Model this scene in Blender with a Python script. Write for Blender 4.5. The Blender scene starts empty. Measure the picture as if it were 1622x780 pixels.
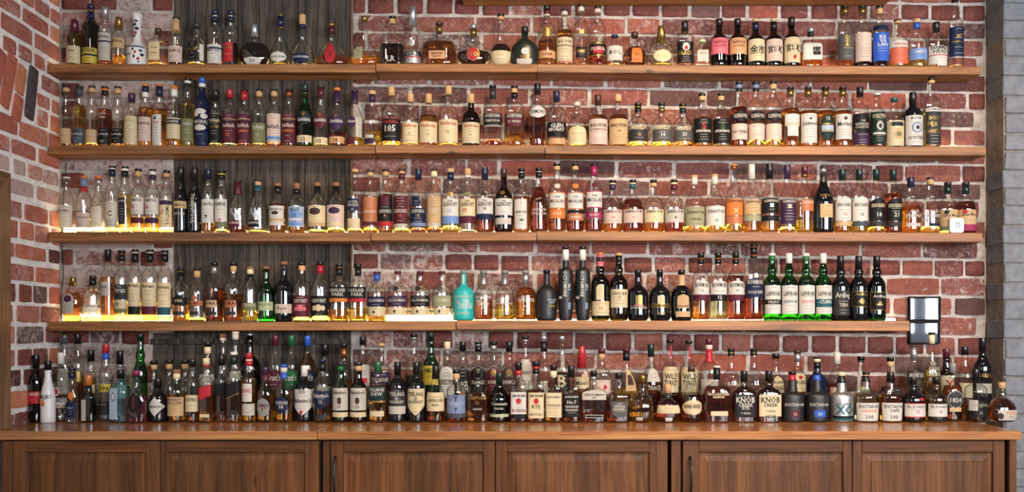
import bpy, math, random, re
from mathutils import Vector, noise

scene = bpy.context.scene
COL = scene.collection

# ------------------------------------------------------------------ camera
# photograph frame 1622 x 780; eye level lies at pixel row 523, depth axis at column 811
F, CX, HY, EYE = 1385.0, 811.0, 523.0, 1.40
cam_data = bpy.data.cameras.new('camera')
cam = bpy.data.objects.new('camera', cam_data)
COL.objects.link(cam)
cam.location = (0, 0, EYE)
cam.rotation_euler = (math.radians(90), 0, 0)
cam_data.sensor_width = 36.0
cam_data.sensor_fit = 'HORIZONTAL'
cam_data.lens = 36.0 * F / 1622.0
cam_data.shift_y = (HY - 390.0) / 1622.0
cam_data.clip_start = 0.05
scene.camera = cam

# ------------------------------------------------------------------ world, lights, exposure
def srgb(h):
    h = h.lstrip('#')
    v = [int(h[i:i + 2], 16) / 255 for i in (0, 2, 4)]
    return tuple(c / 12.92 if c <= .04045 else ((c + .055) / 1.055) ** 2.4 for c in v)

world = bpy.data.worlds.new('world')
scene.world = world
world.use_nodes = True
bg = world.node_tree.nodes['Background']
bg.inputs['Color'].default_value = (0.70, 0.68, 0.68, 1)
bg.inputs['Strength'].default_value = 0.14

def area_light(name, loc, target, sx, sy, power, color):
    d = bpy.data.lights.new(name, 'AREA')
    d.shape = 'RECTANGLE'; d.size = sx; d.size_y = sy
    d.energy = power; d.color = color
    o = bpy.data.objects.new(name, d); COL.objects.link(o)
    o.location = loc
    o.rotation_euler = (Vector(target) - Vector(loc)).to_track_quat('-Z', 'Y').to_euler()
    return o

def spot_light(name, loc, target, power, color, angle, blend=.6, radius=.05):
    d = bpy.data.lights.new(name, 'SPOT')
    d.energy = power; d.color = color; d.spot_size = math.radians(angle); d.spot_blend = blend
    d.shadow_soft_size = radius
    o = bpy.data.objects.new(name, d); COL.objects.link(o)
    o.location = loc
    o.rotation_euler = (Vector(target) - Vector(loc)).to_track_quat('-Z', 'Y').to_euler()
    return o

COOL, WARM = (0.94, 0.96, 1.0), (1.0, 0.72, 0.46)
# tall daylight windows of the room, behind the photographer
for nm, wx0, wx1, pw, cl in (('a', .95, 1.75, 140, COOL), ('b', 2.3, 3.1, 125, COOL), ('d', 3.65, 4.40, 100, COOL), ('e', 4.54, 5.3, 130, COOL), ('c', -2.9, -2.2, 45, COOL)):
    area_light('window_light_' + nm, ((wx0 + wx1) / 2, -1.6, 2.13), ((wx0 + wx1) / 2, 4, 2.13), wx1 - wx0, 1.52, pw, cl)
# warm ceiling spots over the bar
spot_light('ceiling_spot_a', (0.55, 1.75, 3.3), (0.25, 3.95, 1.35), 185, WARM, 74)
spot_light('ceiling_spot_b', (1.75, 1.75, 3.3), (1.35, 3.95, 1.4), 150, WARM, 70)
spot_light('ceiling_spot_c', (-1.3, 1.75, 3.3), (-1.15, 3.95, 1.3), 26, WARM, 70)

scene.view_settings.view_transform = 'Standard'
scene.view_settings.look = 'None'
scene.view_settings.exposure = 0.0
scene.view_settings.gamma = 1.0
scene.view_settings.use_curve_mapping = False
scene.cycles.max_bounces = 12
scene.cycles.transmission_bounces = 12
scene.cycles.transparent_max_bounces = 32
scene.cycles.glossy_bounces = 6
scene.cycles.diffuse_bounces = 4
scene.cycles.caustics_reflective = False
scene.cycles.caustics_refractive = False
scene.cycles.sample_clamp_indirect = 6.0
scene.cycles.use_denoising = True

# ------------------------------------------------------------------ helpers
rng = random.Random(7)

def X(px, y): return (px - CX) * y / F
def Z(py, y): return EYE + (HY - py) * y / F

def link(o, parent=None):
    COL.objects.link(o)
    if parent: o.parent = parent
    return o

def mesh_obj(name, verts, faces, mats, parent=None, smooth=False, midx=None, loc=None):
    me = bpy.data.meshes.new(name)
    me.from_pydata(verts, [], faces)
    if not isinstance(mats, (list, tuple)): mats = [mats]
    for m in mats: me.materials.append(m)
    if midx: me.polygons.foreach_set('material_index', midx)
    if smooth: me.polygons.foreach_set('use_smooth', [True] * len(me.polygons))
    me.update()
    o = bpy.data.objects.new(name, me)
    if loc: o.location = loc
    return link(o, parent)

def empty(name, loc, parent=None):
    o = bpy.data.objects.new(name, None)
    o.location = loc; o.empty_display_size = .05
    return link(o, parent)

def tag(o, label=None, cat=None, group=None, kind=None):
    if label: o['label'] = label
    if cat: o['category'] = cat
    if group: o['group'] = group
    if kind: o['kind'] = kind
    return o

class MB:
    """collects shapes into one mesh"""
    def __init__(s): s.v, s.f, s.m = [], [], []
    def add(s, verts, faces, mi=0):
        n = len(s.v); s.v += verts
        s.f += [tuple(i + n for i in f) for f in faces]; s.m += [mi] * len(faces)
    def box(s, x0, x1, y0, y1, z0, z1, b=0.0, mi=0):
        """box with chamfered edges along all 12 edges when b > 0"""
        if b <= 0:
            v = [(x, y, z) for z in (z0, z1) for y in (y0, y1) for x in (x0, x1)]
            f = [(0, 2, 3, 1), (4, 5, 7, 6), (0, 1, 5, 4), (2, 6, 7, 3), (0, 4, 6, 2), (1, 3, 7, 5)]
            s.add(v, f, mi); return
        import bmesh
        bm = bmesh.new()
        bmesh.ops.create_cube(bm, size=1)
        for q in bm.verts:
            q.co = ((x0 + x1) / 2 + q.co.x * (x1 - x0), (y0 + y1) / 2 + q.co.y * (y1 - y0), (z0 + z1) / 2 + q.co.z * (z1 - z0))
        bmesh.ops.bevel(bm, geom=bm.edges[:], offset=b, segments=1, affect='EDGES')
        bm.verts.index_update()
        s.add([tuple(q.co) for q in bm.verts], [tuple(q.index for q in f.verts) for f in bm.faces], mi)
        bm.free()
    def tube(s, pts, r, seg=8, mi=0):
        rings = []
        n = len(pts)
        for i, p in enumerate(pts):
            p = Vector(p)
            d = (Vector(pts[min(i + 1, n - 1)]) - Vector(pts[max(i - 1, 0)])).normalized()
            a = d.cross(Vector((0, 1, 0))); a = a if a.length > .1 else d.cross(Vector((1, 0, 0)))
            a.normalize(); b2 = d.cross(a)
            rings.append([tuple(p + (a * math.cos(t) + b2 * math.sin(t)) * r) for t in [2 * math.pi * k / seg for k in range(seg)]])
        v = [q for ring in rings for q in ring]
        f = [(i * seg + k, i * seg + (k + 1) % seg, (i + 1) * seg + (k + 1) % seg, (i + 1) * seg + k) for i in range(n - 1) for k in range(seg)]
        f += [tuple(range(seg))[::-1], tuple((n - 1) * seg + k for k in range(seg))]
        s.add(v, f, mi)
    def build(s, name, mats, parent=None, smooth=False, loc=None):
        return mesh_obj(name, s.v, s.f, mats, parent, smooth, s.m, loc)

# ------------------------------------------------------------------ materials
def new_mat(name):
    m = bpy.data.materials.new(name); m.use_nodes = True
    nt = m.node_tree
    for n in list(nt.nodes): nt.nodes.remove(n)
    out = nt.nodes.new('ShaderNodeOutputMaterial')
    return m, nt, out

def N(nt, kind, **kw):
    n = nt.nodes.new(kind)
    for k, v in kw.items():
        if hasattr(n, k): setattr(n, k, v)
        else: n.inputs[k.replace('_', ' ')].default_value = v
    return n

def ramp(nt, stops):
    r = nt.nodes.new('ShaderNodeValToRGB')
    e = r.color_ramp.elements
    while len(e) < len(stops): e.new(.5)
    for q, (p, c) in zip(e, stops):
        q.position = p; q.color = (*c, 1) if len(c) == 3 else c
    return r

_simple = {}
def simple(name, color, rough=.5, metal=0.0, spec=.5, bump=0.0):
    key = (name, color, rough, metal)
    if key in _simple: return _simple[key]
    m, nt, out = new_mat(name)
    p = N(nt, 'ShaderNodeBsdfPrincipled')
    p.inputs['Base Color'].default_value = (*color, 1)
    p.inputs['Roughness'].default_value = rough
    p.inputs['Metallic'].default_value = metal
    p.inputs['Specular IOR Level'].default_value = spec
    if bump:
        t = N(nt, 'ShaderNodeTexNoise'); t.inputs['Scale'].default_value = 400
        b = N(nt, 'ShaderNodeBump'); b.inputs['Strength'].default_value = bump; b.inputs['Distance'].default_value = .001
        nt.links.new(t.outputs['Fac'], b.inputs['Height']); nt.links.new(b.outputs['Normal'], p.inputs['Normal'])
    nt.links.new(p.outputs[0], out.inputs[0])
    _simple[key] = m
    return m

def wood_mat(name, c_dark, c_mid, c_light, axis='X', rough=.45, scale=1.0, bump=.25, knots=True, stave=None, spec=.4):
    m, nt, out = new_mat(name)
    L = nt.links.new
    tc = N(nt, 'ShaderNodeTexCoord'); oi = N(nt, 'ShaderNodeObjectInfo')
    off = N(nt, 'ShaderNodeVectorMath', operation='MULTIPLY'); off.inputs[1].default_value = (31, 17, 23)
    L(oi.outputs['Random'], off.inputs[0])
    add = N(nt, 'ShaderNodeVectorMath', operation='ADD')
    L(tc.outputs['Object'], add.inputs[0]); L(off.outputs[0], add.inputs[1])
    mp = N(nt, 'ShaderNodeMapping')
    sc = {'X': (1.2, 26, 26), 'Z': (26, 26, 1.2), 'Y': (26, 1.2, 26)}[axis]
    mp.inputs['Scale'].default_value = tuple(q * scale for q in sc)
    L(add.outputs[0], mp.inputs['Vector'])
    n1 = N(nt, 'ShaderNodeTexNoise'); n1.inputs['Scale'].default_value = 1.0; n1.inputs['Detail'].default_value = 8; n1.inputs['Roughness'].default_value = .62
    n1.inputs['Distortion'].default_value = .8
    L(mp.outputs[0], n1.inputs['Vector'])
    n2 = N(nt, 'ShaderNodeTexNoise'); n2.inputs['Scale'].default_value = 6.0; n2.inputs['Detail'].default_value = 4
    L(mp.outputs[0], n2.inputs['Vector'])
    mix = N(nt, 'ShaderNodeMath', operation='MULTIPLY_ADD'); mix.inputs[1].default_value = .35
    L(n2.outputs['Fac'], mix.inputs[0]); 
    half = N(nt, 'ShaderNodeMath', operation='MULTIPLY'); half.inputs[1].default_value = .75
    L(n1.outputs['Fac'], half.inputs[0]); L(half.outputs[0], mix.inputs[2])
    rp = ramp(nt, [(.36, c_dark), (.52, c_mid), (.70, c_light)])
    L(mix.outputs[0], rp.inputs[0])
    col = rp.outputs[0]
    # board to board tone
    hv = N(nt, 'ShaderNodeHueSaturation')
    vr = N(nt, 'ShaderNodeMapRange'); vr.inputs['To Min'].default_value = .85; vr.inputs['To Max'].default_value = 1.15
    L(oi.outputs['Random'], vr.inputs['Value']); L(vr.outputs[0], hv.inputs['Value']); L(col, hv.inputs['Color'])
    col = hv.outputs[0]
    if stave:
        # glued-up staves of different tone (width stave metres across X)
        sep = N(nt, 'ShaderNodeSeparateXYZ'); L(add.outputs[0], sep.inputs[0])
        dv = N(nt, 'ShaderNodeMath', operation='DIVIDE'); dv.inputs[1].default_value = stave; L(sep.outputs['X'], dv.inputs[0])
        fl = N(nt, 'ShaderNodeMath', operation='FLOOR'); L(dv.outputs[0], fl.inputs[0])
        wn = N(nt, 'ShaderNodeTexWhiteNoise', noise_dimensions='1D'); L(fl.outputs[0], wn.inputs['W'])
        v2 = N(nt, 'ShaderNodeMapRange'); v2.inputs['To Min'].default_value = .72; v2.inputs['To Max'].default_value = 1.2
        L(wn.outputs['Value'], v2.inputs['Value'])
        h2 = N(nt, 'ShaderNodeHueSaturation'); L(col, h2.inputs['Color']); L(v2.outputs[0], h2.inputs['Value']); col = h2.outputs[0]
    if knots:
        kn = N(nt, 'ShaderNodeTexVoronoi'); kn.inputs['Scale'].default_value = 2.1
        km = N(nt, 'ShaderNodeMapping'); km.inputs['Scale'].default_value = {'X': (1, 2.5, 2.5), 'Z': (2.5, 2.5, 1), 'Y': (2.5, 1, 2.5)}[axis]
        L(add.outputs[0], km.inputs[0]); L(km.outputs[0], kn.inputs['Vector'])
        kr = ramp(nt, [(.02, (1, 1, 1)), (.06, (0, 0, 0))]); L(kn.outputs['Distance'], kr.inputs[0])
        mx = N(nt, 'ShaderNodeMixRGB'); mx.inputs['Color2'].default_value = (*[q * .3 for q in c_dark], 1)
        L(kr.outputs[0], mx.inputs['Fac']); L(col, mx.inputs['Color1']); col = mx.outputs[0]
    p = N(nt, 'ShaderNodeBsdfPrincipled'); p.inputs['Roughness'].default_value = rough; p.inputs['Specular IOR Level'].default_value = spec
    L(col, p.inputs['Base Color'])
    b = N(nt, 'ShaderNodeBump'); b.inputs['Strength'].default_value = bump; b.inputs['Distance'].default_value = .002
    L(mix.outputs[0], b.inputs['Height']); L(b.outputs[0], p.inputs['Normal'])
    L(p.outputs[0], out.inputs[0])
    return m

def brick_mat():
    """fired clay; object colour = clay tone, object alpha = how much lime is smeared on it"""
    m, nt, out = new_mat('brick_clay')
    L = nt.links.new
    geo = N(nt, 'ShaderNodeNewGeometry'); oi = N(nt, 'ShaderNodeObjectInfo')
    sepc = N(nt, 'ShaderNodeVectorMath', operation='ADD')
    o3 = N(nt, 'ShaderNodeVectorMath', operation='MULTIPLY'); o3.inputs[1].default_value = (11, 7, 13)
    L(oi.outputs['Random'], o3.inputs[0]); L(geo.outputs['Position'], sepc.inputs[0]); L(o3.outputs[0], sepc.inputs[1])
    n1 = N(nt, 'ShaderNodeTexNoise'); n1.inputs['Scale'].default_value = 16; n1.inputs['Detail'].default_value = 6; n1.inputs['Roughness'].default_value = .65
    n2 = N(nt, 'ShaderNodeTexNoise'); n2.inputs['Scale'].default_value = 90; n2.inputs['Detail'].default_value = 5; n2.inputs['Roughness'].default_value = .7
    n3 = N(nt, 'ShaderNodeTexNoise'); n3.inputs['Scale'].default_value = 24; n3.inputs['Detail'].default_value = 7; n3.inputs['Roughness'].default_value = .75; n3.inputs['Distortion'].default_value = 1.2
    for n in (n1, n2, n3): L(sepc.outputs[0], n.inputs['Vector'])
    # tone variation
    v = N(nt, 'ShaderNodeMapRange'); v.inputs['From Min'].default_value = .3; v.inputs['From Max'].default_value = .7; v.inputs['To Min'].default_value = .78; v.inputs['To Max'].default_value = 1.2
    L(n1.outputs['Fac'], v.inputs['Value'])
    v2 = N(nt, 'ShaderNodeMapRange'); v2.inputs['From Min'].default_value = .3; v2.inputs['From Max'].default_value = .7; v2.inputs['To Min'].default_value = .8; v2.inputs['To Max'].default_value = 1.2
    L(n2.outputs['Fac'], v2.inputs['Value'])
    vm = N(nt, 'ShaderNodeMath', operation='MULTIPLY'); L(v.outputs[0], vm.inputs[0]); L(v2.outputs[0], vm.inputs[1])
    cm = N(nt, 'ShaderNodeVectorMath', operation='SCALE'); L(oi.outputs['Color'], cm.inputs[0]); L(vm.outputs[0], cm.inputs['Scale'])
    # lime smear
    th = N(nt, 'ShaderNodeMath', operation='ADD'); L(n3.outputs['Fac'], th.inputs[0]); L(oi.outputs['Alpha'], th.inputs[1])
    sm = N(nt, 'ShaderNodeMapRange'); sm.inputs['From Min'].default_value = .66; sm.inputs['From Max'].default_value = .80
    L(th.outputs[0], sm.inputs['Value'])
    sm2 = N(nt, 'ShaderNodeMath', operation='MULTIPLY'); sm2.inputs[1].default_value = .8; L(sm.outputs[0], sm2.inputs[0])
    n4 = N(nt, 'ShaderNodeTexNoise'); n4.inputs['Scale'].default_value = 75; n4.inputs['Detail'].default_value = 6; n4.inputs['Roughness'].default_value = .8
    L(sepc.outputs[0], n4.inputs['Vector'])
    t4 = N(nt, 'ShaderNodeMath', operation='MULTIPLY_ADD'); t4.inputs[1].default_value = .55; L(oi.outputs['Alpha'], t4.inputs[0]); L(n4.outputs['Fac'], t4.inputs[2])
    f4 = N(nt, 'ShaderNodeMapRange'); f4.inputs['From Min'].default_value = .60; f4.inputs['From Max'].default_value = .78; f4.inputs['To Max'].default_value = .6
    L(t4.outputs[0], f4.inputs['Value'])
    mxf = N(nt, 'ShaderNodeMath', operation='MAXIMUM'); L(f4.outputs[0], mxf.inputs[0]); L(sm2.outputs[0], mxf.inputs[1])
    mx = N(nt, 'ShaderNodeMixRGB'); mx.inputs['Color2'].default_value = (*srgb('b9a9a3'), 1)
    L(mxf.outputs[0], mx.inputs['Fac']); L(cm.outputs[0], mx.inputs['Color1'])
    p = N(nt, 'ShaderNodeBsdfPrincipled'); p.inputs['Roughness'].default_value = .82
    p.inputs['Specular IOR Level'].default_value = .3
    L(mx.outputs[0], p.inputs['Base Color'])
    hb = N(nt, 'ShaderNodeMath', operation='MULTIPLY_ADD'); hb.inputs[1].default_value = .5; L(n2.outputs['Fac'], hb.inputs[0]); L(n1.outputs['Fac'], hb.inputs[2])
    b = N(nt, 'ShaderNodeBump'); b.inputs['Strength'].default_value = .8; b.inputs['Distance'].default_value = .006
    L(hb.outputs[0], b.inputs['Height']); L(b.outputs[0], p.inputs['Normal'])
    L(p.outputs[0], out.inputs[0])
    return m

def mortar_mat(name, ca, cb, bump=.9):
    m, nt, out = new_mat(name)
    L = nt.links.new
    geo = N(nt, 'ShaderNodeNewGeometry')
    n1 = N(nt, 'ShaderNodeTexNoise'); n1.inputs['Scale'].default_value = 22; n1.inputs['Detail'].default_value = 7; n1.inputs['Roughness'].default_value = .65
    n2 = N(nt, 'ShaderNodeTexNoise'); n2.inputs['Scale'].default_value = 130; n2.inputs['Detail'].default_value = 4
    L(geo.outputs['Position'], n1.inputs['Vector']); L(geo.outputs['Position'], n2.inputs['Vector'])
    rp = ramp(nt, [(.3, ca), (.62, cb)]); L(n1.outputs['Fac'], rp.inputs[0])
    p = N(nt, 'ShaderNodeBsdfPrincipled'); p.inputs['Roughness'].default_value = .9; p.inputs['Specular IOR Level'].default_value = .2
    L(rp.outputs[0], p.inputs['Base Color'])
    hb = N(nt, 'ShaderNodeMath', operation='MULTIPLY_ADD'); hb.inputs[1].default_value = .4; L(n2.outputs['Fac'], hb.inputs[0]); L(n1.outputs['Fac'], hb.inputs[2])
    b = N(nt, 'ShaderNodeBump'); b.inputs['Strength'].default_value = bump; b.inputs['Distance'].default_value = .01
    L(hb.outputs[0], b.inputs['Height']); L(b.outputs[0], p.inputs['Normal'])
    L(p.outputs[0], out.inputs[0])
    return m

M_BRICK = brick_mat()
M_MORTAR = mortar_mat('lime_mortar', srgb('91867f'), srgb('c2b7ae'))
M_MORTAR_L = mortar_mat('thick_white_mortar', srgb('cdc7c2'), srgb('efeae5'), .55)
M_PAINTED = mortar_mat('grey_wall_paint', srgb('66676c'), srgb('7c7d82'), .7)
M_SHELF = wood_mat('shelf_oak', srgb('4a2e19'), srgb('82552f'), srgb('a57242'), 'X', .5)
M_COUNTER = wood_mat('counter_oak', srgb('6a4228'), srgb('905e38'), srgb('ac794c'), 'X', .22, bump=.06)
M_DOOR = wood_mat('cabinet_wood', srgb('3a2010'), srgb('543118'), srgb('6a4122'), 'Z', .5, bump=.12, knots=False, spec=.22)
M_DOORP = wood_mat('cabinet_panel_wood', srgb('381f0f'), srgb('573419'), srgb('704727'), 'Z', .5, bump=.12, stave=.085, spec=.22)
M_RAILW = wood_mat('cabinet_rail_wood', srgb('381f0e'), srgb('523017'), srgb('683f21'), 'X', .5, bump=.12, knots=False, spec=.22)
M_GREYWOOD = wood_mat('weathered_grey_wood', srgb('1d1916'), srgb('403934'), srgb('625850'), 'Z', .9, bump=.6, scale=1.4, spec=.1)
M_CASING = wood_mat('window_casing_wood', srgb('4c3423'), srgb('72523a'), srgb('8a6a4c'), 'Z', .5)
M_BLACK = simple('black_metal', srgb('121213'), .35, 0)
M_DARK = simple('dark_recess', srgb('0b0908'), .7)
M_FLOOR = wood_mat('floor_wood', srgb('3a281c'), srgb('553b29'), srgb('6a4b34'), 'X', .4)

# ================================================================== the setting
YW = 4.0                      # plane of the back wall's brick faces
XL = -2.062                   # plane of the side wall's brick faces
YS = 3.876                    # front edge of the shelves
YC = 3.40                     # front edge of the counter
ZC = EYE - .395               # counter top

# ---- brick shapes: a few irregular blocks, shared by all bricks
def brick_mesh(seed):
    r = random.Random(seed)
    nx, nz = 5, 2
    v, f = [], []
    idx = {}
    for j in range(nz + 1):
        for i in range(nx + 1):
            x, z = i / nx - .5, j / nz - .5
            edge = i in (0, nx) or j in (0, nz)
            corner = i in (0, nx) and j in (0, nz)
            if corner: x *= r.uniform(.975, .992); z *= r.uniform(.90, .97)
            if i not in (0, nx): x += r.uniform(-.012, .012)
            elif j not in (0, nz): x += r.uniform(-.006, .006)
            z += r.uniform(-.022, .022) * (1 if edge else 2)
            y = r.uniform(.0, .0012) + (.0022 if edge else 0) + (.001 if corner else 0)
            idx[i, j] = len(v); v.append((x, y, z))
    for j in range(nz):
        for i in range(nx): f.append((idx[i, j], idx[i + 1, j], idx[i + 1, j + 1], idx[i, j + 1]))
    loop = [(i, 0) for i in range(nx)] + [(nx, j) for j in range(nz)] + [(i, nz) for i in range(nx, 0, -1)] + [(0, j) for j in range(nz, 0, -1)]
    base = len(v)
    for k in loop:
        a = v[idx[k]]; v.append((a[0] * 1.01, .03, a[2] * 1.02))
    n = len(loop)
    for k in range(n): f.append((idx[loop[(k + 1) % n]], idx[loop[k]], base + k, base + (k + 1) % n))
    me = bpy.data.meshes.new('brick')
    me.from_pydata(v, [], f); me.materials.append(M_BRICK)
    me.update()
    return me
BRICKS = [brick_mesh(100 + k) for k in range(12)]

CLAY = [srgb(c) for c in ('7a443b', '844a40', '6e3c36', '8c5244', '5f3732', '7c4840', '71433e', '8e5446', '664a46', '6c4e4a', '82483c', '573a36')]
CLAY_L = [srgb(c) for c in ('c4765c', 'b86852', 'cc8262', 'ac6050', 'be6e56', '9c5a4e', 'c87c5c', 'ac6a5a')]
brick_n = {'back': 0}

def put_brick(parent, loc, L, H, rot, clay, smear):
    o = bpy.data.objects.new('brick', rng.choice(BRICKS))
    o.location = loc; o.scale = (L, 1, H); o.rotation_euler = rot
    o.color = (*[c * .86 for c in clay], smear)
    return link(o, parent)

# ---- back wall
mb = MB(); mb.box(-2.35, 2.75, YW + .0115, YW + .2, 0, 3.2)
wall_back = mb.build('wall_back', M_MORTAR)
tag(wall_back, 'old red brick back wall with wide lime mortar joints', kind='structure')

COURSE = [-58, -30, -1.5, 27, 55, 83.5, 112, 139.5, 168.5, 197, 225, 254, 283, 311, 342, 373, 404.5, 433, 464, 495, 526, 557.5, 588, 619, 650, 681]
HEADER_ROWS = {2, 9, 16, 20, 24}
SLOPE = .0125
todo = []
for k in range(len(COURSE) - 1):
    y0, y1 = COURSE[k], COURSE[k + 1]
    x = 96 - rng.uniform(0, 60)
    while x < 1562:
        if k in HEADER_ROWS: w = rng.uniform(43, 53)
        else: w = rng.uniform(86, 99) if rng.random() < .8 else rng.uniform(46, 56)
        gap = rng.uniform(4, 7.2)
        a, b = max(x, 97), min(x + w - gap, 1561)
        x += w
        if b - a < 13: continue
        if a < 556 and b > 276 and y1 < 700:            # wood panel stands here
            if a < 262: b = min(b, 272)
            elif b > 572: a = max(a, 560)
            else: continue
        if b - a < 13: continue
        if y0 > 520 and a < 276 and b > 242: 
            b = min(b, 240)
            if b - a < 13: continue
        xm = (a + b) / 2
        top, bot = y0 + (xm - 1000) * SLOPE + rng.uniform(1.8, 3.4), y1 + (xm - 1000) * SLOPE - rng.uniform(1.5, 2.9)
        if bot < -6: continue
        todo.append((a, b, top, bot))
todo.sort(key=lambda q: -(q[1] - q[0]))
rest = MB(); rest_cols = []
for n, (a, b, top, bot) in enumerate(todo):
    xm = (a + b) / 2
    clay = rng.choice(CLAY); 
    smear = rng.uniform(.04, .18)
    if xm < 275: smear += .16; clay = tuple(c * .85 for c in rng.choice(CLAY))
    if 556 < xm < 760: smear += .06
    if xm > 1200: smear -= .03
    if rng.random() < .07: clay = srgb('985040')
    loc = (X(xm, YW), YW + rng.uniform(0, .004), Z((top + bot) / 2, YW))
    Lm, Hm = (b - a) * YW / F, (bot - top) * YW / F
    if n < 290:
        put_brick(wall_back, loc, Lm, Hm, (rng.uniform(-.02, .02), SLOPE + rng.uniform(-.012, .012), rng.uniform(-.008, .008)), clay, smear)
    else:
        me = rng.choice(BRICKS)
        rest.add([(loc[0] + q.co.x * Lm, loc[1] + q.co.y, loc[2] + q.co.z * Hm) for q in me.vertices], [tuple(p.vertices) for p in me.polygons])
if rest.v:
    o = rest.build('small_brick_filling', M_BRICK, wall_back, True)
    o.color = (*srgb('6c3b34'), .05); o['kind'] = 'stuff'

# ---- side wall with the brick arch of a window
mb = MB(); mb.box(XL - .2, XL - .009, 1.2, YW, 0, 3.2)
wall_left = mb.build('wall_left', M_MORTAR_L)
tag(wall_left, 'whitewashed red brick side wall with a brick arch', kind='structure')
def ypx(px): return -XL * F / (CX - px)
for k in range(len(COURSE) - 1):
    z1, z0 = Z(COURSE[k] - 10, YW) - rng.uniform(.006, .017), Z(COURSE[k + 1] - 10, YW) + rng.uniform(.006, .017)
    zm = (z0 + z1) / 2
    y = YW - .004 + (rng.uniform(0, .04) if k % 2 else rng.uniform(.10, .14))
    while y > 3.15:
        w = rng.uniform(.20, .26) if k % 3 else rng.uniform(.11, .14)
        a, b = max(y - w + rng.uniform(.016, .036), 3.05), min(y, YW - .006)
        y -= w
        if b - a < .035: continue
        if 2.285 < zm < 2.565:                          # arch zone nearer the camera
            if a < 3.80:
                a = 3.812
                if b - a < .03: continue
        if zm < 2.06 and a < 3.555:                     # window opening and casing
            a = 3.560
            if b - a < .03: continue
        clay = rng.choice(CLAY_L) if zm > 1.9 else rng.choice(CLAY_L + CLAY)
        smear = rng.uniform(.06, .2)
        if 1.97 < zm < 2.15: smear = rng.uniform(.22, .38)
        put_brick(wall_left, (XL + rng.uniform(-.003, .004), (a + b) / 2, zm), b - a, z1 - z0, (0, rng.uniform(-.015, .015), math.radians(90)), clay, smear)
for i, (yc, zc, w, h, th) in enumerate([(3.762, 2.420, .066, .235, 100), (3.680, 2.455, .062, .125, 103), (3.655, 2.330, .062, .11, 104), (3.590, 2.425, .066, .24, 106), (3.505, 2.420, .066, .24, 109), (3.42, 2.41, .066, .24, 112)]):
    clay = srgb('4d4347') if i == 0 else rng.choice(CLAY_L[1:4])
    put_brick(wall_left, (XL + .002, yc, zc), h, w, (0, math.radians(th), math.radians(90)), clay, .06)

# window casing on the side wall: jamb board and mitred head board
zt = Z(275, 3.545)
mb = MB(); v = [(XL + .004, 3.545, ZC), (XL + .03, 3.545, ZC), (XL + .03, 3.43, ZC), (XL + .004, 3.43, ZC),
     (XL + .004, 3.545, zt), (XL + .03, 3.545, zt), (XL + .03, 3.43, zt - .115), (XL + .004, 3.43, zt - .115)]
mb.add(v, [(0, 1, 2, 3), (4, 7, 6, 5), (0, 4, 5, 1), (1, 5, 6, 2), (2, 6, 7, 3), (3, 7, 4, 0)])
trim = mb.build('trim_1', M_CASING)
tag(trim, 'brown wooden window casing on the brick side wall', kind='structure')
mb = MB(); v = [(XL + .004, 3.544, zt), (XL + .029, 3.544, zt), (XL + .029, 3.429, zt - .115), (XL + .004, 3.429, zt - .115),
     (XL + .004, 2.3, zt), (XL + .029, 2.3, zt), (XL + .029, 2.3, zt - .115), (XL + .004, 2.3, zt - .115)]
mb.add(v, [(0, 3, 2, 1), (4, 5, 6, 7), (0, 1, 5, 4), (1, 2, 6, 5), (2, 3, 7, 6), (3, 0, 4, 7)])
mb.build('head_casing', wood_mat('head_casing_wood', srgb('4c3423'), srgb('72523a'), srgb('8a6a4c'), 'Y', .5), trim)

# ---- grey painted brick pier at the other end
XP, YP = X(1561, YW), 3.86
mb = MB(); mb.box(XP + .008, XP + 1.0, YP + .008, YW + .2, 0, 3.2)
M_PIERSIDE = mortar_mat('bare_pier_render', srgb('6d645c'), srgb('8a7f74'), .9)
wall_right = mb.build('wall_right', [M_PIERSIDE])
tag(wall_right, 'pale grey painted brick pier at the end of the bar', kind='structure')
def painted_brick(x0, x1, z0, z1, dy):
    import bmesh
    bm = bmesh.new(); bmesh.ops.create_cube(bm, size=1)
    for q in bm.verts:
        q.co = ((q.co.x + .5) * (x1 - x0) + rng.uniform(-.003, .003), -dy + (q.co.y + .5) * (.134 + dy), (q.co.z + .5) * (z1 - z0) + rng.uniform(-.003, .003))
    bmesh.ops.bevel(bm, geom=bm.edges[:], offset=.004, segments=1, affect='EDGES')
    me = bpy.data.meshes.new('painted_brick'); bm.to_mesh(me); bm.free(); me.materials.append(M_PAINTED)
    o = bpy.data.objects.new('painted_brick', me); o.location = (x0, YP, z0)
    return link(o, wall_right)
zz, k = .2, 0
while zz < 3.0:
    h = rng.uniform(.078, .088)
    x = XP + .002 + rng.uniform(.0, .012)
    first = True
    while x < XP + .75:
        w = (.11 if (k % 2 and first) else .235) + rng.uniform(-.01, .01)
        painted_brick(x, x + w - .006, zz + .002, zz + h - .003, rng.uniform(.0, .006))
        x += w; first = False
    zz += h; k += 1

# ---- floor
mb = MB(); mb.box(-3.5, 4.5, -3, YW + .2, -.05, 0)
tag(mb.build('floor', M_FLOOR), 'dark wooden floor of the bar', kind='structure')

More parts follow.
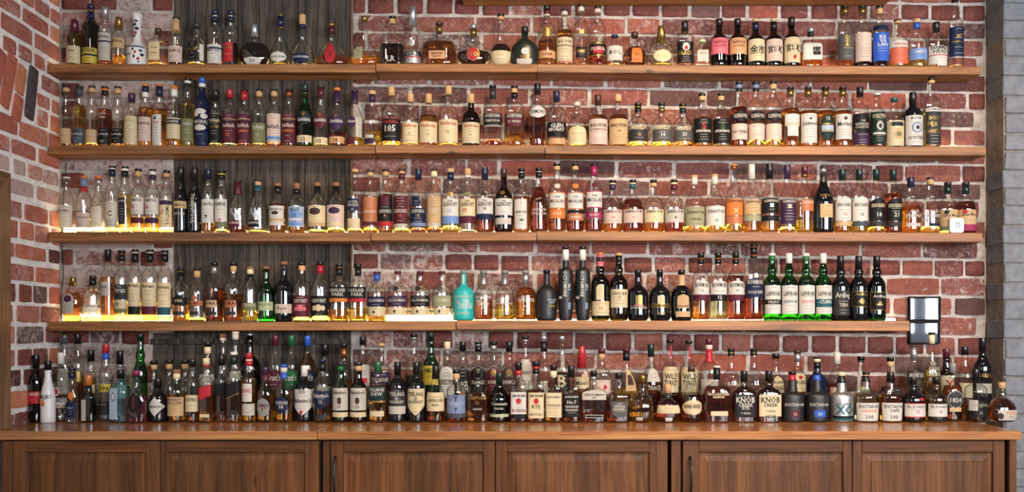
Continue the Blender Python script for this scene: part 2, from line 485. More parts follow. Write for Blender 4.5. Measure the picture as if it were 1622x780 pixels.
# ---- weathered wood panel set into the wall
panel = empty('weathered_wood_panel', (X(416, YW), YW, ZC))
tag(panel, 'weathered grey vertical board panel set into the brick wall', 'wall panel')
def rel(parent, mbx, name, mat, smooth=False):
    l = parent.location
    mbx.v = [(a - l[0], b - l[1], c - l[2]) for a, b, c in mbx.v]
    return mbx.build(name, mat, parent, smooth)
J = [275, 309, 342, 376, 410, 447, 483, 520, 556]
for a, b in zip(J, J[1:]):
    mb = MB(); d = rng.uniform(0, .004)
    mb.box(X(a + .5, YW), X(b - .5, YW), YW - .0035 + d, YW + .0112, ZC + .002, 3.15, .002)
    rel(panel, mb, 'board', M_GREYWOOD)
mb = MB(); mb.box(X(243, YW), X(274.5, YW), YW - .001, YW + .0112, ZC + .002, Z(528, YW), .002); rel(panel, mb, 'board', M_GREYWOOD)
mb = MB(); mb.box(X(241, YW), X(553, YW), YW - .016, YW - .004, Z(545.5, YW), Z(536.5, YW), .002); rel(panel, mb, 'rail', M_GREYWOOD)
mb = MB(); mb.box(X(556.3, YW), X(558.6, YW), YW - .008, YW + .0112, Z(505, YW), 3.15, .001); rel(panel, mb, 'edge_strip', M_CASING)

# ---- shelves
def shelf(label, boards, ybot_off=14.3, mat=M_SHELF):
    x0 = boards[0][0]
    zb = Z(boards[0][2], YS)
    s = empty('wall_shelf', (0, YS, zb))
    tag(s, label, 'shelf', 'oak shelves on the brick wall')
    for (a, b, ya, yb, yl, yr) in boards:
        xa, xb = max(X(a, YS), XL + .007), X(b - .4, YS)
        za, zbb = Z(ya, YS), Z(yb, YS)
        la, lb = Z(yl, YS), Z(yr, YS)
        m = MB(); n = 14
        v, f = [], []
        ch = .0025
        for i in range(n + 1):
            t = i / n; x = xa + (xb - xa) * t; zt = za + (zbb - za) * t; zl = la + (lb - la) * t
            w = .0018 * noise.noise(Vector((x * 5, a * .1, 0)))
            w2 = .0018 * noise.noise(Vector((x * 7, a * .1, 9)))
            v += [(x, YS + ch, zt), (x, YS + w, zt - ch), (x, YS + w2, zl + ch), (x, YS + ch, zl), (x, YW - .004, zl), (x, YW - .004, zt)]
        for i in range(n):
            for k in range(6):
                p, q = i * 6 + k, i * 6 + (k + 1) % 6
                f.append((p, p + 6, q + 6, q))
        f += [tuple(range(6)), tuple(n * 6 + k for k in range(5, -1, -1))]
        m.add(v, f)
        rel(s, m, 'board', mat)
    return s
# (x from, x to, top y at both ends, bottom y at both ends) in the photograph's pixels
SH = {
 1: [(76, 595, 101.2, 101.5, 114.5, 115), (596, 850.5, 100.8, 101, 113.5, 114.5), (851.5, 1554, 101.6, 105.4, 115, 118.5)],
 2: [(74, 594, 231, 231, 244.5, 243.6), (595, 863, 229.2, 230, 243, 244), (864, 1562, 230.4, 232.4, 244, 246.6)],
 3: [(76, 587, 367.8, 368.3, 382, 382.8), (588, 850, 368.2, 367.4, 382, 381.5), (851, 1557, 366.6, 369, 381, 384)],
 4: [(62, 722, 510.2, 510.2, 525, 523.5), (723, 1441, 507.9, 508.8, 522.3, 525)],
}
shelf('highest full oak shelf, short bottles and decanters on it', SH[1])
shelf('oak shelf second from the top of the brick wall', SH[2])
shelf('oak shelf with the white thermometer on its end', SH[3])
shelf('lowest oak shelf, ending at the black picture frames', SH[4])
shelf('short oak shelf cut by the upper picture edge, only its underside seen', [(732, 1420, -21, -21, -7.5, -7.5)])
def shelf_z(n, px):
    for (a, b, ya, yb, *_q) in SH[n]:
        if px <= b or (a, b) == SH[n][-1][:2]: return Z(ya + (yb - ya) * (px - a) / (b - a), YS)

# ---- light strips lying along the back of the shelves
def emit_mat(name, col, strength):
    m, nt, out = new_mat(name)
    e = N(nt, 'ShaderNodeEmission'); e.inputs['Color'].default_value = (*col, 1); e.inputs['Strength'].default_value = strength
    nt.links.new(e.outputs[0], out.inputs[0]); return m
M_LED = emit_mat('led_glow', (1.0, .76, .42), 12)
M_LED2 = emit_mat('bright_led_glow', (1.0, .78, .44), 15)
M_ALU = simple('aluminium', srgb('9a9a9a'), .35, 1)
STRIPS = [
 (1, 76, 595, 0, 'on the top full shelf, in front of the grey panel'), (1, 596, 850, 0, 'under the wide flasks of the top full shelf'), (1, 852, 1554, 0, 'at the pier end of the top full shelf'),
 (2, 74, 594, 0, 'on the second shelf, in front of the grey panel'), (2, 595, 863, 0, 'on the short middle board of the second shelf'), (2, 864, 1562, 0, 'at the pier end of the second shelf'),
 (3, 76, 272, 1, 'in the brick corner of the third shelf'), (3, 274, 587, 0, 'on the third shelf, in front of the grey panel'), (3, 588, 850, 0, 'on the short middle board of the third shelf'), (3, 851, 1557, 0, 'ending behind the white thermometer'),
 (4, 62, 270, 1, 'in the brick corner of the lowest shelf'), (4, 272, 598, 0, 'on the lowest shelf, in front of the grey panel'), (4, 600, 722, 1, 'beside the turquoise bottle of the lowest shelf'), (4, 723, 1441, 0, 'ending at the black picture frames'),
]
def shelf_zat(n, px):
    for (a, b, ya, yb, *_q) in SH[n]:
        if px <= b + 1: return Z(ya + (yb - ya) * (px - a) / (b - a), YS)
for n, a, b, tall, where in STRIPS:
    xa, xb = max(X(a, YS), XL) + (.02 if a < 100 else .006), X(b, YS) - (.02 if b > 1400 else .004)
    za, zb2 = shelf_zat(n, a), shelf_zat(n, b)
    e = empty('light_strip', ((xa + xb) / 2, YW - .022, (za + zb2) / 2))
    tag(e, ('tall bright warm light strip ' if tall else 'low warm light strip ') + where, 'light strip', 'warm light strips on the shelves')
    def bar(y0, y1, h0, h1):
        m = MB()
        v = [(x, y, (za if x == xa else zb2) + h) for h in (h0, h1) for y in (y0, y1) for x in (xa, xb)]
        m.add(v, [(0, 2, 3, 1), (4, 5, 7, 6), (0, 1, 5, 4), (2, 6, 7, 3), (0, 4, 6, 2), (1, 3, 7, 5)])
        return m
    rel(e, bar(YW - .026, YW - .012, 0.0006, .005), 'channel', M_ALU)
    rel(e, bar(YW - .0255, YW - .0125, .0052, .032 if tall else .013), 'diffuser', M_LED2 if tall else M_LED)

# ---- counter
ct = empty('countertop', (0, YC, ZC))
tag(ct, 'long glossy oak countertop under the bottles', 'countertop')
for a, b in ((-30, 502), (502.6, 1619)):
    mb = MB()
    mb.box(max(X(a, YC), XL + .008), X(b, YC), YC, YW - .003, ZC - .0335, ZC, .003)
    rel(ct, mb, 'board', M_COUNTER)

# ---- base cabinets
YD = 3.418
def dz(py): return Z(py, YD)
M_STRAP = M_BLACK
def cabinet(label, x0, x1, doors):
    c = empty('base_cabinet', (X((x0 + x1) / 2, YD), YD, 0))
    tag(c, label, 'cabinet', 'wooden base cabinets under the counter')
    zt, zb = ZC - .040, .11
    mb = MB(); mb.box(X(x0, YD) + .004, X(x1, YD) - .004, YD + .024, YW - .03, zb - .02, ZC - .0345)
    rel(c, mb, 'body', M_DARK)
    mb = MB(); mb.box(X(x0, YD) + .004, X(x1, YD) - .004, YD + .07, YW - .05, 0.001, zb - .0205)
    rel(c, mb, 'toe_kick', M_DARK)
    for d in doors:
        if d[0] == 'filler':
            mb = MB(); mb.box(X(d[1], YD), X(d[2], YD), YD + .002, YD + .0238, zb, zt, .0015); rel(c, mb, 'filler_strip', M_DOOR); continue
        _, a, b, oa, ob, hx = d
        a, b, oa, ob = X(a, YD), X(b, YD), X(oa, YD), X(ob, YD)
        zo = dz(717)
        drx = (a + b) / 2
        door = empty('door', (drx - c.location[0], 0, zb), c)
        base = (drx, YD, zb)
        def part(nm, m, mat, smooth=False):
            m.v = [(p - base[0], q - base[1], r - base[2]) for p, q, r in m.v]
            return m.build(nm, mat, door, smooth)
        zi = zb + .055
        for s0, s1 in ((a + .0008, oa), (ob, b - .0008)):
            m = MB(); m.box(s0, s1, YD, YD + .021, zb, zt, .002); part('stile', m, M_DOOR)
        for r0, r1 in ((zo, zt), (zb, zi)):
            m = MB(); m.box(oa + .0003, ob - .0003, YD, YD + .021, r0, r1, .002); part('rail', m, M_RAILW)
        # raised panel: sloping field edge up to a flat centre
        m = MB()
        g, bv = .004, .034
        xs = [oa - 0, oa + g, oa + g + bv, ob - g - bv, ob - g, ob]
        def ring(ins, y): return [(oa + ins, y, zi + ins), (ob - ins, y, zi + ins), (ob - ins, y, zo - ins), (oa + ins, y, zo - ins)]
        v = ring(.0005, YD + .008) + ring(.006, YD + .0115) + ring(.014, YD + .0115) + ring(.036, YD + .0085) + ring(.0385, YD + .006)
        f = []
        for k in range(4):
            for i in range(4): f.append((k * 4 + i, k * 4 + (i + 1) % 4, k * 4 + 4 + (i + 1) % 4, k * 4 + 4 + i))
        f.append((16, 17, 18, 19))
        m.add(v, f); part('panel', m, M_DOORP)
        if hx:
            hx = X(hx, YD); m = MB()
            z0, z1 = dz(724), dz(724) - .155
            pts = [(hx, YD, z0)] + [(hx, YD - .030 * math.sin(math.pi * t) ** .45, z0 + (z1 - z0) * t) for t in [i / 14 for i in range(1, 14)]] + [(hx, YD, z1)]
            m.tube(pts, .0045, 8); h = part('handle', m, M_BLACK, True); h['label'] = 'black bow handle'
    return c
cabinet('wooden two-door base cabinet beside the brick side wall, no handle seen', 8, 509, [('filler', 2, 18), ('door', 19.5, 253.5, 39, 231, 0), ('door', 254, 505, 263, 483, 0)])
cabinet('middle wooden two-door base cabinet with a black bow handle', 510, 1060, [('filler', 511, 522.5), ('door', 523.5, 784, 544, 766, 531.5), ('door', 784.5, 1058, 803, 1029, 0)])
cabinet('wooden two-door base cabinet nearest the grey pier', 1062, 1596, [('filler', 1063.5, 1078.5), ('door', 1081, 1350, 1107, 1336, 1093), ('door', 1350.5, 1592, 1366, 1573, 0)])
mb = MB(); mb.box(X(1601, YD), X(1613, YD), YD + .01, YW - .2, .001, ZC - .0345, .002)
o = rel(empty('end_panel', (X(1607, YD), YD, 0)), mb, 'board', M_DOOR)
tag(o.parent, 'narrow wooden end panel holding up the counter end by the pier', 'panel')

# ---- cables in the corner and beside the wood panel
M_CABLE = simple('black_cable', srgb('161412'), .5)
M_CABLEW = simple('white_cable', srgb('c9c4bb'), .5)
def cable(label, pts, mat, r=.0022):
    P = []
    for i in range(len(pts) - 1):
        for t in [k / 6 for k in range(6)]:
            p0, p1, p2, p3 = pts[max(i - 1, 0)], pts[i], pts[i + 1], pts[min(i + 2, len(pts) - 1)]
            P.append(tuple(.5 * ((2 * p1[q]) + (-p0[q] + p2[q]) * t + (2 * p0[q] - 5 * p1[q] + 4 * p2[q] - p3[q]) * t * t + (-p0[q] + 3 * p1[q] - 3 * p2[q] + p3[q]) * t ** 3) for q in (0, 1)))
    P.append(pts[-1])
    y = YW - .010
    m = MB(); m.tube([(X(a, y), y - .0015, Z(b, y)) for a, b in P], r, 6)
    tag(m.build('power_cable', mat, smooth=True), label, 'cable', 'cables hanging on the wall')
cable('black cable in the wall corner under the second shelf', [(105, 258), (104.5, 275), (103, 295), (101, 310), (100, 340), (100, 364)], M_CABLE)
cable('black wavy cable in the wall corner under the thermometer shelf', [(99, 389), (100, 410), (100, 440), (98, 460), (96.5, 485), (98, 505)], M_CABLE)
cable('black cable in the wall corner below the lowest shelf', [(97.5, 528), (98, 545), (97, 565), (98, 590)], M_CABLE)
cable('black cable in the wall corner under the highest full shelf', [(101, 131), (102, 160), (101, 190), (102, 226)], M_CABLE)
cable('white cable hanging at the wood panel edge above the lowest shelf', [(559, 389), (559.5, 410), (558, 430), (556.5, 455), (557, 500)], M_CABLEW, .0016)

# ---- two black picture frames, one above the other
M_FRAMEB = simple('black_frame_lacquer', srgb('08090b'), .6, 0, .15)
def mirror_glass():
    m, nt, out = new_mat('glazed_print')
    p = N(nt, 'ShaderNodeBsdfPrincipled')
    p.inputs['Base Color'].default_value = (*srgb('4a5464'), 1); p.inputs['Roughness'].default_value = .03
    p.inputs['Specular IOR Level'].default_value = 1.0; p.inputs['Coat Weight'].default_value = 1.0; p.inputs['Coat Roughness'].default_value = .02
    nt.links.new(p.outputs[0], out.inputs[0]); return m
M_GLAZE = mirror_glass()
def frame(label, x0, x1, y0, y1, paper):
    y = YW - .016
    a, b, zt, zb = X(x0, y), X(x1, y), Z(y0, y), Z(y1, y)
    e = empty('picture_frame', ((a + b) / 2, y, zb)); tag(e, label, 'picture frame', 'black frames at the lowest shelf end')
    t = .0085
    m = MB()
    m.box(a, b, y, y + .013, zt - t, zt, .001); m.box(a, b, y, y + .013, zb, zb + t, .001)
    m.box(a, a + t, y, y + .013, zb + t, zt - t, .001); m.box(b - t, b, y, y + .013, zb + t, zt - t, .001)
    rel(e, m, 'border', M_FRAMEB)
    m = MB(); m.box(a + t, b - t, y + .006, y + .012, zb + t, zt - t); rel(e, m, 'print', paper)
frame('black glazed frame reflecting bright windows, upper of the two', 1440, 1490.5, 470, 509, M_GLAZE)
frame('black glazed frame reflecting grey-blue room, lower of the two', 1440, 1489.5, 509.6, 545.5, M_GLAZE)

# ---- small white thermometer
def rounded_slab(cx, y0, y1, z0, w, h, r, seg=5):
    pts = []
    for qx, qz, a0 in ((1, 1, 0), (-1, 1, 90), (-1, -1, 180), (1, -1, 270)):
        for i in range(seg + 1):
            a = math.radians(a0 + 90 * i / seg)
            pts.append((cx + qx * (w / 2 - r) + r * math.cos(a), z0 + h / 2 + qz * (h / 2 - r) + r * math.sin(a)))
    n = len(pts); m = MB()
    v = [(x, y0 + .002, z) for x, z in pts] + [(x, y1, z) for x, z in pts] + [(cx + (x - cx) * .95, y0, z0 + h / 2 + (z - z0 - h / 2) * .95) for x, z in pts]
    f = [(i, n + i, n + (i + 1) % n, (i + 1) % n)[::-1] for i in range(n)] + [(2 * n + i, i, (i + 1) % n, 2 * n + (i + 1) % n)[::-1] for i in range(n)]
    f += [tuple(range(2 * n, 3 * n))[::-1], tuple(range(n, 2 * n))]
    m.add(v, f); return m
yt = YS + .003
zt = shelf_z(3, 1516) + .0005
th = empty('thermometer', (X(1516, yt), yt, zt))
tag(th, 'small white square digital thermometer standing on the shelf end', 'thermometer')
rel(th, rounded_slab(X(1516, yt), yt, yt + .014, zt, .064, .066, .012), 'case', simple('white_plastic', srgb('dcd8dc'), .4))
rel(th, rounded_slab(X(1517, yt), yt - .0008, yt + .0002, zt + .016, .030, .036, .002, 2), 'screen', simple('lcd_grey', srgb('8d9690'), .25))
M_SEG = simple('lcd_segment', srgb('30363a'), .4)
m = MB()
for i, (dx, zz) in enumerate(((-.008, .036), (.003, .036), (-.008, .021), (.003, .021))):
    for (sx, sz, w, h) in ((0, 0, .007, .0014), (0, .010, .007, .0014), (0, .005, .007, .0014), (0, 0, .0014, .0115), (.0056, 0, .0014, .0115)):
        if (i, sx, sz) in ((1, 0, .010), (2, .0056, 0)): continue
        x = X(1517, yt) + dx + sx
        m.box(x, x + w, yt - .0011, yt - .0008, zt + zz + sz, zt + zz + sz + h)
rel(th, m, 'digits', M_SEG)
m = MB()
for dx, zz in ((0, .059), (0, .006), (-.026, .033), (.026, .033)): m.box(X(1516, yt) + dx - .0015, X(1516, yt) + dx + .0015, yt - .0006, yt, zt + zz - .0015, zt + zz + .0015)
rel(th, m, 'button_marks', M_SEG)

# ================================================================== bottles
HEX = dict(wh='d8d2c8', cr='dcc9a0', pk='d9bfb0', bk='121112', gd='8f7440', og='c06c30', rd='a3242c', mr='4e1a26', nv='151d38', bl='2a52a8', tl='1f4f58',
           gn='1f5a34', ol='6a6a48', gy='7d7b78', sv='b9b9bb', tn='b3946c', pu='33203c', br='3c2720', ye='d0b53c', ck='c29a6a', cp='a5623f', wd='8c5f42',
           lb='6f93c8', pg='b6bf94', sl='3a444c', dg='0f2420', ch='2c2a2b', pc='d8a070', co='d8694c', ma='8d2350', ow='c6beb0', ga='4c4a48', pb='a9b7c9', li='8c8a6a', tq='2aa39c', st='6c7a96', ro='c7606a')
PAPER, CAPM = {}, {}
def paper(c):
    if c in PAPER: return PAPER[c]
    col = srgb(HEX[c])
    if sum(col) < .9 or c in ('gd', 'sv'):
        PAPER[c] = simple('label_' + c, col, .38 if c in ('gd', 'sv', 'cp') else .55, .75 if c in ('gd', 'sv') else 0, .5 if c in ('gd', 'sv') else .2)
        return PAPER[c]
    m, nt, out = new_mat('label_paper_' + c)          # pale paper lets some light through
    p = N(nt, 'ShaderNodeBsdfPrincipled'); p.inputs['Base Color'].default_value = (*col, 1); p.inputs['Roughness'].default_value = .5
    t = N(nt, 'ShaderNodeBsdfTranslucent'); t.inputs['Color'].default_value = (*col, 1)
    mx = N(nt, 'ShaderNodeMixShader'); mx.inputs[0].default_value = .28
    nt.links.new(p.outputs[0], mx.inputs[1]); nt.links.new(t.outputs[0], mx.inputs[2]); nt.links.new(mx.outputs[0], out.inputs[0])
    PAPER[c] = m
    return m
def capmat(c):
    if c not in CAPM:
        metal = c in ('gd', 'sv', 'cp')
        CAPM[c] = simple('cap_' + c, srgb(HEX[c]), .3 if c not in ('ck', 'wd', 'pc') else .8, .85 if metal else 0, bump=.3 if c == 'ck' else 0)
    return CAPM[c]

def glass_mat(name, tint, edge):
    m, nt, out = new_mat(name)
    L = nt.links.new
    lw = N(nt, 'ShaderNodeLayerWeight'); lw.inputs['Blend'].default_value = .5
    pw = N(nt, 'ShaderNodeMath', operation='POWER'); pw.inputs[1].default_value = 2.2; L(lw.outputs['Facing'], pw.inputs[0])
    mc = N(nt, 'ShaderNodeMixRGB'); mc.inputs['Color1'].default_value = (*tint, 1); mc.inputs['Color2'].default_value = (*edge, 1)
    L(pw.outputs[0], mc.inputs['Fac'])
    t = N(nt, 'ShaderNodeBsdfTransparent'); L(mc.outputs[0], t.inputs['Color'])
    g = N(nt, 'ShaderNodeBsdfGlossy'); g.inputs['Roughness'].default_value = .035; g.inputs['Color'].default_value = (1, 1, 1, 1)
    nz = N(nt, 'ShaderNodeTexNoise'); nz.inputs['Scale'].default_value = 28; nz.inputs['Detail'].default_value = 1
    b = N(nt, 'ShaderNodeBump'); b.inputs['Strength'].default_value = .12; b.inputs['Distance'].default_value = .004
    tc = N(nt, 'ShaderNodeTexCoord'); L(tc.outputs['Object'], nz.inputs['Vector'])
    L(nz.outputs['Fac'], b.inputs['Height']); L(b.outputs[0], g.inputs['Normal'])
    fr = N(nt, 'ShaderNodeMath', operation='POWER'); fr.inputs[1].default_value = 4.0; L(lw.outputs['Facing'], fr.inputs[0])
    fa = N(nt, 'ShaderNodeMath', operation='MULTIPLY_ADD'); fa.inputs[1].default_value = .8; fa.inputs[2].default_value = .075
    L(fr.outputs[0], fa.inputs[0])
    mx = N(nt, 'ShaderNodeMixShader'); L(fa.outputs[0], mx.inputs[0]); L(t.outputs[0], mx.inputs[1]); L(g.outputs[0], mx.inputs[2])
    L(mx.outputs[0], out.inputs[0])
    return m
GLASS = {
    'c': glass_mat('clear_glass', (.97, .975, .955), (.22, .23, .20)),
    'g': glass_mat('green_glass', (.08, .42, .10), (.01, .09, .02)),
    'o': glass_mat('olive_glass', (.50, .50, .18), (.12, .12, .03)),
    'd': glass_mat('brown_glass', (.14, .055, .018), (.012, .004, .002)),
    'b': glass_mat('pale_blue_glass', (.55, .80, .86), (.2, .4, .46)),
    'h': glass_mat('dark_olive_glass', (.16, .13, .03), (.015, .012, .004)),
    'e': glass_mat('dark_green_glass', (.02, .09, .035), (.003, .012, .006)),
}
OPAQUE = {
    'k': simple('black_bottle_glass', srgb('0d0d10'), .07, 0, .7), 'm': simple('matte_black_coating', srgb('17171a'), .45),
    'w': simple('white_coating', srgb('d9d4d6'), .35), 't': simple('turquoise_coating', srgb('22a09c'), .4), 's': simple('silver_coating', srgb('b5b3b0'), .32, .85),
    'n': simple('navy_coated_glass', srgb('141a33'), .12), 'x': simple('green_black_coating', srgb('18211a'), .3), 'z': simple('ceramic_glaze', srgb('d4d0cc'), .2),
}
def liquid_mat(name, col, haze=.10):
    """colour is taken twice (in and out); a little of the light is scattered by the cloudy glass behind it"""
    m, nt, out = new_mat(name)
    p = N(nt, 'ShaderNodeBsdfPrincipled')
    p.inputs['Base Color'].default_value = (*col, 1); p.inputs['Roughness'].default_value = 0.0
    p.inputs['Transmission Weight'].default_value = 1.0; p.inputs['IOR'].default_value = 1.33
    t = N(nt, 'ShaderNodeBsdfTranslucent'); t.inputs['Color'].default_value = (*[c ** 1.5 for c in col], 1)
    mx = N(nt, 'ShaderNodeMixShader'); mx.inputs[0].default_value = haze
    nt.links.new(p.outputs[0], mx.inputs[1]); nt.links.new(t.outputs[0], mx.inputs[2]); nt.links.new(mx.outputs[0], out.inputs[0]); return m
LIQ = {
    'a': liquid_mat('amber_spirit', (.92, .50, .07)), 'y': liquid_mat('gold_spirit', (.98, .77, .15)), 'p': liquid_mat('pale_spirit', (.98, .93, .60)),
    'r': liquid_mat('red_brown_spirit', (.56, .13, .03)), 'b': liquid_mat('brown_spirit', (.72, .30, .05)), 'o': liquid_mat('orange_spirit', (.96, .50, .05)),
    'k': liquid_mat('near_black_spirit', (.15, .05, .03)), 'm': liquid_mat('pink_spirit', (.90, .2, .45)), 'v': liquid_mat('clear_spirit', (.97, .97, .97), .02),
}

# outline of each kind of bottle: (height share, radius share); 'n' times neck ratio.  (section exponent, depth ratio)
def P_(*a): return a
SHAPES = {
 'std': (P_((0, .88), (.012, .97), (.03, 1), (.575, 1), (.615, .975), (.65, .90), (.68, .76), (.705, .58), (.735, '1.3'), (.775, '1.03'), (1, '1')), 2, 1),
 'tal': (P_((0, .88), (.012, .97), (.03, 1), (.605, 1), (.645, .97), (.68, .88), (.71, .72), (.735, .54), (.765, '1.25'), (.80, '1.02'), (1, '1')), 2, 1),
 'sqt': (P_((0, .86), (.012, .96), (.035, 1), (.48, 1), (.54, .97), (.59, .89), (.63, .75), (.66, .58), (.69, '1.3'), (.73, '1.06'), (1, '1')), 2, 1),
 'con': (P_((0, .88), (.012, .97), (.03, 1), (.46, 1), (.53, .93), (.62, .70), (.70, .47), (.76, '1.15'), (.80, '1'), (1, '1')), 2, 1),
 'blb': (P_((0, .88), (.012, .97), (.03, 1), (.52, 1), (.58, .94), (.63, .75), (.67, '1.35'), (.695, '1.2'), (.73, '1.5'), (.77, '1.4'), (.81, '1.05'), (1, '1')), 2, 1),
 'pot': (P_((0, .86), (.012, .96), (.035, 1), (.40, 1), (.47, .95), (.52, .74), (.55, '1.5'), (.575, '1.6'), (.63, '2.2'), (.69, '2.0'), (.74, '1.1'), (1, '1')), 2, 1),
 'tap': (P_((0, .76), (.012, .83), (.04, .86), (.48, 1), (.56, .99), (.62, .88), (.67, .66), (.72, '1.3'), (.77, '1.05'), (1, '1')), 2, 1),
 'glb': (P_((0, .50), (.015, .60), (.06, .78), (.15, .94), (.25, 1), (.36, .97), (.46, .84), (.54, .62), (.61, '1.5'), (.66, '1.1'), (1, '1')), 2, .60),
 'tea': (P_((0, .60), (.012, .70), (.06, .86), (.15, .98), (.22, 1), (.30, .95), (.38, .78), (.46, .54), (.54, '1.3'), (.62, '1.05'), (1, '1')), 2, .85),
 'bel': (P_((0, .84), (.015, .91), (.04, .94), (.36, 1), (.50, 1), (.535, .97), (.56, .87), (.575, .68), (.587, .50), (.61, .43), (.70, .39), (.82, .34), (.86, '1.05'), (1, '1')), 2.2, .9),
 'sq':  (P_((0, .93), (.012, .98), (.03, 1), (.58, 1), (.63, .97), (.67, .84), (.71, .58), (.745, '1.2'), (.78, '1.02'), (1, '1')), 5, .95),
 'rec': (P_((0, .95), (.015, .99), (.03, 1), (.52, 1), (.58, .96), (.62, .82), (.66, .55), (.70, '1.2'), (.74, '1.02'), (1, '1')), 5, .62),
 'hsh': (P_((0, .92), (.012, .98), (.03, 1), (.62, 1), (.66, .97), (.69, .84), (.715, .60), (.74, '1.2'), (.77, '1.02'), (1, '1')), 2.6, .9),
 'wid': (P_((0, .82), (.02, .95), (.06, 1), (.22, .99), (.36, .92), (.48, .72), (.58, .46), (.66, '1.2'), (.72, '1'), (1, '1')), 2.4, .55),
 'brn': (P_((0, .70), (.02, .90), (.06, 1), (.16, .99), (.28, .86), (.42, .60), (.54, .36), (.64, '1.15'), (.72, '1'), (1, '1')), 2, .55),
 'vas': (P_((0, .95), (.012, 1), (.30, 1), (.34, .93), (.42, .62), (.475, .43), (.52, .36), (.80, .34), (.90, .40), (.96, .46), (1, .44)), 2, 1),
 'oct': (P_((0, .82), (.012, .86), (.10, .92), (.34, 1), (.63, 1), (.67, .96), (.69, .80), (.705, '1.3'), (.74, '1.15'), (1, '1.1')), 2, 1),
 'mal': (P_((0, .94), (.012, 1), (.38, 1), (.46, .95), (.56, .78), (.66, .56), (.76, .44), (.85, '1.05'), (1, '1')), 2, 1),
 'jur': (P_((0, .92), (.012, 1), (.10, .97), (.28, .90), (.42, .96), (.54, 1), (.60, .96), (.655, .84), (.70, .58), (.74, '1.25'), (.79, '1.02'), (1, '1')), 2, 1),
 'fla': (P_((0, .80), (.015, .90), (.05, .97), (.2, 1), (.40, 1), (.50, .93), (.57, .76), (.63, .52), (.68, '1.3'), (.73, '1.05'), (1, '1')), 2.3, .55),
 'low': (P_((0, .70), (.02, .82), (.08, .94), (.22, 1), (.36, .97), (.46, .84), (.54, .62), (.60, '1.5'), (.68, '1.15'), (1, '1')), 2.3, .8),
 'chv': (P_((0, .80), (.012, .86), (.04, .90), (.40, 1), (.50, 1), (.57, .93), (.63, .76), (.68, .52), (.73, '1.2'), (.78, '1.02'), (1, '1')), 2.4, .85),
 'dec': (P_((0, .93), (.012, .98), (.03, 1), (.52, 1), (.56, .97), (.60, .82), (.635, .5), (.66, '1.15'), (.70, '1'), (1, '1')), 5, .8),
}

class Form:
    def __init__(s, shape, R, H, neck):
        prof, s.n, s.dr = SHAPES[shape]
        nr = min(neck / R, .62)
        s.R, s.H = R, H
        s.p = [(z, (float(r) * nr if isinstance(r, str) else r)) for z, r in prof]
        s.neck = nr * R
    def r(s, z):
        p = s.p
        if z <= p[0][0]: return p[0][1] * s.R
        for (z0, r0), (z1, r1) in zip(p, p[1:]):
            if z <= z1: return (r0 + (r1 - r0) * (z - z0) / (z1 - z0)) * s.R
        return p[-1][1] * s.R
    def sect(s, z):
        """exponent and depth ratio turn round towards the neck"""
        k = max(0.0, min(1.0, (s.r(z) - s.neck * 1.15) / max(1e-6, s.R - s.neck * 1.15))) if s.n != 2 or s.dr != 1 else 1
        k = k ** .6
        return 2 + (s.n - 2) * k, 1 + (s.dr - 1) * k
    def pt(s, z, th, off=0.0):
        """th = 0 faces the viewer (-Y)"""
        r = s.r(z); n, d = s.sect(z)
        sx, cy = math.sin(th), math.cos(th)
        q = (abs(sx) ** n + abs(cy) ** n) ** (-1 / n)
        rx, ry = r + off, r * d + off
        return (rx * q * sx, -ry * q * cy, z * s.H)
    def front(s, x, z, off):
        r = s.r(z); n, d = s.sect(z)
        u = min(.995, abs(x) / r)
        return -(r * d) * (1 - u ** n) ** (1 / n) - off

def lathe(form, zs, off, seg=24, close_top=True, close_bot=True):
    v, f = [], []
    for z in zs:
        for k in range(seg): v.append(form.pt(z, 2 * math.pi * k / seg, off))
    for i in range(len(zs) - 1):
        for k in range(seg):
            f.append((i * seg + k, i * seg + (k + 1) % seg, (i + 1) * seg + (k + 1) % seg, (i + 1) * seg + k))
    if close_bot: f.append(tuple(range(seg))[::-1])
    if close_top: f.append(tuple((len(zs) - 1) * seg + k for k in range(seg)))
    return v, f

TXT = {}
def text_mesh(s, bold):
    key = (s, bold)
    if key in TXT: return TXT[key]
    cu = bpy.data.curves.new('lettering', 'FONT'); cu.body = s; cu.size = 1; cu.resolution_u = 1; cu.offset = bold
    o = bpy.data.objects.new('lettering', cu)
    me = o.to_mesh()
    v = [(q.co.x, q.co.y) for q in me.vertices]; f = [tuple(p.vertices) for p in me.polygons]
    o.to_mesh_clear(); bpy.data.objects.remove(o); bpy.data.curves.remove(cu)
    if v:
        x0, x1 = min(a for a, b in v), max(a for a, b in v); y0, y1 = min(b for a, b in v), max(b for a, b in v)
        v = [(a - (x0 + x1) / 2, b - (y0 + y1) / 2) for a, b in v]
        TXT[key] = (v, f, x1 - x0, y1 - y0)
    else: TXT[key] = ([], [], 1, 1)
    return TXT[key]

def cut_text(v, f, step, axis):
    """extra cuts so that wide letters follow the curve of the bottle"""
    import bmesh
    bm = bmesh.new()
    bv = [bm.verts.new((a, c, 0)) for a, c in v]
    for q in f:
        try: bm.faces.new([bv[i] for i in q])
        except ValueError: pass
    lo, hi = min(q[axis] for q in v), max(q[axis] for q in v)
    k = lo + step
    no = (1, 0, 0) if axis == 0 else (0, 1, 0)
    while k < hi:
        bmesh.ops.bisect_plane(bm, geom=bm.verts[:] + bm.edges[:] + bm.faces[:], plane_co=tuple(q * k for q in no), plane_no=no, dist=1e-5)
        k += step
    bm.verts.index_update()
    r = [(q.co.x, q.co.y) for q in bm.verts], [tuple(q.index for q in p.verts) for p in bm.faces]
    bm.free()
    return r

